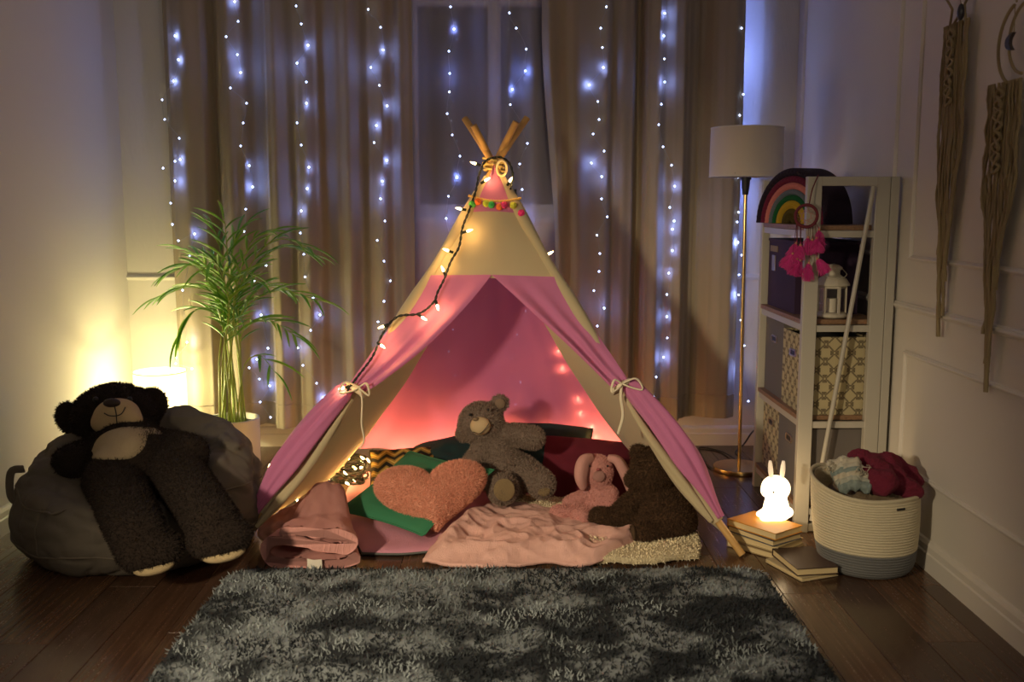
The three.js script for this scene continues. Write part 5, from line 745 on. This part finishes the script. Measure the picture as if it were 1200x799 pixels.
// books and rabbit lamp
function book(label, c, w, d, h, yaw, cover, group) {
  const t = thing('book', label, 'book', c.clone(), group), q = euler(0, yaw, 0), pl = (g) => place(g, c, q), th = 0.003;
  part(t, 'cover', cleaned([pl(rbox(-w / 2, w / 2, 0, th, -d / 2, d / 2, 0.001)), pl(rbox(-w / 2, w / 2, h - th, h, -d / 2, d / 2, 0.001)), pl(rbox(-w / 2, -w / 2 + th, 0, h, -d / 2, d / 2, 0.001))]), cover);
  part(t, 'pages', pl(box(-w / 2 + th, w / 2 - 0.004, th, h - th, -d / 2 + 0.004, d / 2 - 0.004)), M({ rgb: [0.62, 0.5, 0.27], roughness: 0.9 }), 'cream page block'); return t;
}
{
  const bc = [M({ rgb: [0.48, 0.22, 0.025], roughness: 0.5 }), M({ rgb: [0.06, 0.07, 0.1], roughness: 0.5 }), M({ rgb: [0.45, 0.37, 0.2], roughness: 0.6 }), M({ rgb: [0.3, 0.22, 0.11], roughness: 0.6 }), M({ rgb: [0.05, 0.028, 0.02], roughness: 0.4 }), M({ rgb: [0.5, 0.42, 0.25], roughness: 0.6 })];
  const o = fl(896, 611, 0.1), yaw = -0.92, y = [0.002, 0.026, 0.05, 0.073];
  book('cream book at the bottom of the stack under the rabbit lamp', V(o.x + 0.004, y[0], o.z + 0.01), 0.225, 0.165, 0.023, yaw + 0.1, bc[3], 'books stacked under the lamp'); book('pale cream book second from the floor under the rabbit lamp', V(o.x + 0.006, y[1], o.z), 0.215, 0.16, 0.023, yaw + 0.06, bc[2], 'books stacked under the lamp'); book('dark blue book with pale pages below the orange book', V(o.x, y[2], o.z), 0.215, 0.155, 0.022, yaw - 0.05, bc[1], 'books stacked under the lamp'); book('orange-tan book on top of the stack carrying the rabbit lamp', V(o.x, y[3], o.z), 0.22, 0.155, 0.026, yaw, bc[0], 'books stacked under the lamp');
  const o2 = fl(943, 657, 0.03); book('pale book lying flat under the dark brown book', V(o2.x - 0.012, 0.002, o2.z + 0.004), 0.2, 0.15, 0.014, -1.2, bc[5]); book('dark brown book lying on a pale book before the basket', V(o2.x, 0.017, o2.z), 0.205, 0.15, 0.026, -1.42, bc[4]);
  // rabbit night light: simple sitting rabbit
  const b = fl(909, 608, 0.1), B = (x, yy, z) => V(b.x + x, 0.1 + yy, b.z + z), t = thing('rabbit_lamp', 'glowing white rabbit shaped night light on the stacked books', 'lamp', B(0, 0, 0));
  const s = solid([egg(B(0, 0.045, 0), [0.046, 0.055, 0.044]), egg(B(0, 0.02, 0.002), [0.052, 0.022, 0.046]), egg(B(-0.004, 0.118, 0), [0.053, 0.047, 0.049]), egg(B(-0.042, 0.108, 0.014), [0.018, 0.016, 0.018]), egg(B(-0.044, 0.014, 0.03), [0.024, 0.014, 0.014]), egg(B(-0.046, 0.014, -0.016), [0.024, 0.014, 0.014]), egg(B(-0.034, 0.045, 0.032), [0.016, 0.024, 0.014]), egg(B(0.05, 0.025, -0.004), [0.016, 0.016, 0.016])], 0.016);
  const mGlow = emit([1, 0.74, 0.42], 3.6, [0.9, 0.85, 0.75]), body = part(t, 'lamp_body', nets((p) => Math.max(s.d(p), 0.101 - p.y), s.lo, s.hi, 0.0055), mGlow);
  const mEar = emit([1, 0.72, 0.45], 0.42, [0.85, 0.8, 0.7]);
  for (const [x, z, lx] of [[-0.022, 0.006, -0.007], [0.014, 0.008, 0.004]]) part(t, 'ear', tube([B(x, 0.15, z), B(x + lx * 0.6, 0.18, z), B(x + lx, 0.21, z), B(x + lx * 1.1, 0.222, z)], (q) => 0.0055 + 0.006 * Math.sin(Math.PI * clamp(q * 0.9 + 0.05)), { sides: 12, seg: 16, cross: (a) => 0.65 + 0.35 * Math.abs(Math.cos(a)) }), mEar);
  part(t, 'eye', sphere(B(-0.024, 0.115, 0.045), 0.0038), mBlack); part(t, 'eye', sphere(B(-0.052, 0.118, 0.022), 0.0036), mBlack); part(t, 'nose', sphere(B(-0.058, 0.107, 0.024), [0.003, 0.0024, 0.003]), M({ rgb: [0.4, 0.15, 0.1] }));
  pointLight(RABBIT_LAMP, B(0, 0.06, 0), t, 2);
}
{ // rope basket with throws
  const c = fl(1016, 637).setY(0); const cx = at(1018, 610, -3.32).x, cz = -3.33, R = 0.163, H = 0.285, t = thing('rope_basket', 'coiled cream rope basket with grey base beside the shelf', 'basket', V(cx, 0, cz));
  const ang = (a) => 0.016 * Math.cos(a - 3.6) + 0.012 * Math.sin(2 * a + 0.5), wall = (y0, y1, out) => (u, v) => { const a = u * 2 * Math.PI, q = lerp(y0, y1, v), y = q * (H + (q > 0.5 ? (q - 0.5) * 2 : 0) * (0.024 * Math.cos(a - 3.6) + 0.016 * Math.sin(2 * a))), rip = 0.0028 * Math.abs(Math.sin(q * Math.PI * 30)), r = R * (0.95 + 0.09 * Math.sin(q * 2.1)) * (1 - 0.16 * Math.exp(-q * 22)) + ang(a) * q - (out ? 0 : 0.011) - rip * (out ? -1 : 1); return V(cx + r * Math.cos(a), Math.max(0.003, y), cz + r * Math.sin(a)); };
  const mRope = M({ rgb: [0.6, 0.54, 0.38], roughness: 0.95, bumpMap: rep(texFleece, 10, 10), bumpScale: 0.002 }), mRopeG = M({ rgb: [0.14, 0.145, 0.145], roughness: 0.95, bumpMap: rep(texFleece, 10, 10), bumpScale: 0.002 });
  part(t, 'coiled_wall', cleaned([sheet(wall(0.3, 1, true), 72, 150, 1, 0.2), sheet(wall(0.3, 1, false), 72, 60, 1, 0.2)]), mRope, 'cream rope wall'); part(t, 'coiled_base', sheet(wall(0, 0.3, true), 72, 66, 1, 0.1), mRopeG, 'grey rope base'); const bt = new THREE.CircleGeometry(R * 0.85, 40); bt.rotateX(-Math.PI / 2); bt.translate(cx, 0.006, cz); part(t, 'bottom', bt, mRopeG);
  const e = wall(1, 1, true); part(t, 'rim', tube(Array.from({ length: 40 }, (_, k) => e(k / 40, 1).add(V(0, 0.002, 0))), 0.0068, { closed: true, sides: 8, seg: 140 }), mRope); const hw = wall(0.9, 0.9, true); part(t, 'handle_slot', tube([0.185, 0.2, 0.215].map((u) => hw(u, 0)), 0.0055, { sides: 8 }), mBlack);
  // throws
  const top = V(cx, H, cz), s1 = solid([bone(at(1000, 553, -3.3), at(1035, 566, -3.2), 0.03, 0.045), bone(at(1006, 540, -3.34), at(1040, 545, -3.3), 0.038, 0.045), bone(at(1030, 552, -3.26), at(1068, 575, -3.24), 0.045, 0.035), bone(at(1045, 545, -3.36), at(1066, 560, -3.32), 0.04, 0.04), bone(at(1040, 570, -3.3), at(1062, 580, -3.3), 0.05, 0.04)], 0.012);
  single('throw_blanket', 'crimson knitted throw bundled in the rope basket', 'blanket', nets((p) => s1.d(p) + 0.013 * noise(p.x * 26, p.y * 30, p.z * 26) + 0.004 * noise(p.x * 110, p.y * 110, p.z * 110), s1.lo, s1.hi, 0.0065), fleece([0.15, 0.01, 0.032]), V(cx + 0.03, 0.2, cz));
  const w = thing('throw_blanket', 'white and teal striped fringed throw stuffed in the rope basket', 'blanket', V(cx - 0.06, 0.2, cz)), bands = [[0.6, 0.56, 0.44], [0.55, 0.53, 0.43], [0.24, 0.3, 0.28], [0.56, 0.52, 0.4], [0.42, 0.44, 0.37], [0.24, 0.3, 0.28]];
  bands.forEach((c2, k) => { const q = k / 5, a = at(lerp(971, 984, q), lerp(547, 572, q), -3.3 + 0.06 * q), b = at(lerp(1008, 1020, q), lerp(545, 572, q), -3.27 + 0.07 * q), m = a.clone().lerp(b, 0.5).add(V(0, 0.016, 0.01)); part(w, 'stripe', tube([a, m, b], (e2) => 0.02 + 0.004 * Math.sin(e2 * 17 + k), { sides: 12, seg: 24, cross: (an, e2) => 1 + 0.12 * Math.sin(an * 5 + e2 * 20) }), fleece(c2)); });
  const fg = []; for (let k = 0; k < 30; k++) { const a = k < 14 ? at(lerp(968, 984, rnd()), lerp(545, 560, rnd()), -3.27) : at(lerp(1008, 1022, rnd()), lerp(552, 572, rnd()), -3.22); fg.push(tube([a, a.clone().add(V(rr(-0.018, 0.018), rr(0, 0.022), rr(0, 0.01))), a.clone().add(V(rr(-0.035, 0.03), rr(-0.008, 0.03), rr(0, 0.02)))], 0.0018, { sides: 4, seg: 6 })); } part(w, 'fringe', cleaned(fg), fleece([0.55, 0.5, 0.38]));
  const fill = solid([egg(V(cx, H - 0.04, cz), [0.148, 0.06, 0.148])], 0.01); single('throw_blanket', 'brown patterned throw at the basket rim under the others', 'blanket', nets((p) => fill.d(p) + 0.01 * noise(p.x * 30, p.y * 30, p.z * 30), fill.lo, fill.hi, 0.009), fleece([0.2, 0.15, 0.09]), V(cx, 0.2, cz));
}
// macrame hangings on the wall
{
  const XW = XR - 0.016, mCot = M({ rgb: [0.3, 0.235, 0.13], roughness: 1 });
  function cords(t, z0, z1, yTop, bottoms, braid) {
    const n = bottoms.length; for (let k = 0; k < n; k++) { const z = lerp(z0, z1, k / (n - 1)), zb = lerp((z0 + z1) / 2, z, 0.3) + rr(-0.012, 0.012), pts = [], L = yTop - bottoms[k]; for (let j = 0; j <= 12; j++) { const q = j / 12; pts.push(V(XW - 0.008 - 0.009 * rnd(), yTop - L * q, lerp(z, zb, smooth(0.55, 1.05, q)) + rr(-0.0035, 0.0035))); } part(t, 'cord', tube(pts, (q) => 0.0047 * (q > 0.97 ? 1.3 : 1), { sides: 6, seg: 40, cross: (a, q) => 1 + 0.18 * Math.sin(a * 2 + q * L * 260) }), mCot); }
    for (const s of [-1, 1]) { const pts = []; for (let j = 0; j <= 24; j++) { const q = j / 24; pts.push(V(XW - 0.026 - 0.004 * Math.cos(j * 1.57), yTop - 0.02 - q * 0.24, (z0 + z1) / 2 + s * 0.018 * Math.sin(j * 1.05))); } if (braid) part(t, 'knotted_braid', tube(pts, 0.005, { sides: 6, seg: 90 }), mCot); }
  }
  const bt = (u, list) => list.map((v) => onX(u, v, XW).y);
  { // star hoop
    const a = onX(1111, 32, XW), b = onX(1139, 34, XW), yT = a.y, cz = (a.z + b.z) / 2, t = thing('macrame_hanging', 'macrame wall hanging with a star hoop and dark bead', 'wall hanging', V(XW, yT, cz)), R = 0.1, cy = yT + 0.062, st = [];
    for (let k = 0; k < 10; k++) { const an = Math.PI / 2 + k * Math.PI / 5, r = k & 1 ? R * 0.45 : R; st.push(V(XW - 0.008, cy + r * Math.sin(an), cz + r * Math.cos(an))); }
    part(t, 'star_hoop', cleaned(st.map((p, k) => tube([p, st[(k + 1) % 10]], 0.0042, { sides: 7, seg: 2 }))), mCot); part(t, 'hanging_loop', tube([V(XW - 0.006, cy + R, cz), V(XW - 0.004, cy + R + 0.06, cz)], 0.003, { sides: 6 }), mCot);
    const bd = onX(1126, 14, XW - 0.02); part(t, 'dark_bead', sphere(bd, [0.011, 0.026, 0.011], 12, 10), M({ rgb: [0.03, 0.03, 0.04], roughness: 0.3 })); part(t, 'bead_string', tube([V(bd.x, bd.y + 0.02, bd.z), V(bd.x, cy + R * 0.9, cz)], 0.0015, { sides: 5 }), mCot);
    cords(t, a.z, b.z, yT, bt(1115, [250, 300, 282, 340, 318, 398, 375, 398, 372, 350, 330, 270, 300, 260]), true);
  }
  { // moon hoop
    const a = onX(1165, 100, XW), b = onX(1199, 96, XW), yT = a.y, cz = (a.z + b.z) / 2 + 0.01, t = thing('macrame_hanging', 'macrame wall hanging with a crescent moon hoop', 'wall hanging', V(XW, yT, cz)), C = onX(1197, 50, XW), R = 0.115;
    const arc = (r, oz, oy, a0, a1) => Array.from({ length: 25 }, (_, k) => { const an = lerp(a0, a1, k / 24); return V(XW - 0.008, C.y + oy + r * Math.sin(an), C.z + oz - r * Math.cos(an)); });
    part(t, 'moon_hoop', cleaned([tube(arc(R, 0, 0, 1.25, -1.35), 0.005, { sides: 8 }), tube(arc(R * 0.86, 0.045, 0.01, 1.4, -1.4), 0.0045, { sides: 8 })]), mCot); part(t, 'hanging_loop', tube([V(XW - 0.006, C.y + R, C.z - 0.03), V(XW - 0.004, C.y + R + 0.12, C.z - 0.03)], 0.003, { sides: 6 }), mCot);
    const m = onX(1187, 49, XW - 0.02), cs = new THREE.Shape(); cs.absarc(0, 0, 0.026, -1.9, 1.9, true); cs.absarc(-0.0, 0, 0.026, -2.2, 2.2, true); const ms = new THREE.Shape(); ms.moveTo(0.012, 0.024); ms.quadraticCurveTo(-0.03, 0.018, -0.028, 0); ms.quadraticCurveTo(-0.03, -0.018, 0.012, -0.024); ms.quadraticCurveTo(-0.006, -0.012, -0.006, 0); ms.quadraticCurveTo(-0.006, 0.012, 0.012, 0.024);
    part(t, 'dark_moon_charm', place(new THREE.ExtrudeGeometry(ms, { depth: 0.008, bevelEnabled: true, bevelSize: 0.0015, bevelThickness: 0.0015, bevelSegments: 2 }), m, euler(0, -Math.PI / 2, 0)), M({ rgb: [0.04, 0.035, 0.035], roughness: 0.5 })); part(t, 'charm_string', tube([m.clone().add(V(0.002, 0.022, 0)), V(XW - 0.01, C.y + R * 0.95, C.z - 0.03)], 0.0014, { sides: 5 }), mCot);
    cords(t, a.z, b.z + 0.012, yT, bt(1172, [310, 345, 330, 395, 370, 430, 464, 440, 464, 420, 385, 340, 350, 300, 310, 290]), true);
  }
}

scene.traverse((o) => { if (o.isMesh) { o.castShadow = true; o.receiveShadow = true; } if (o.isLight) o.castShadow = true; });
renderer.render(scene, camera);
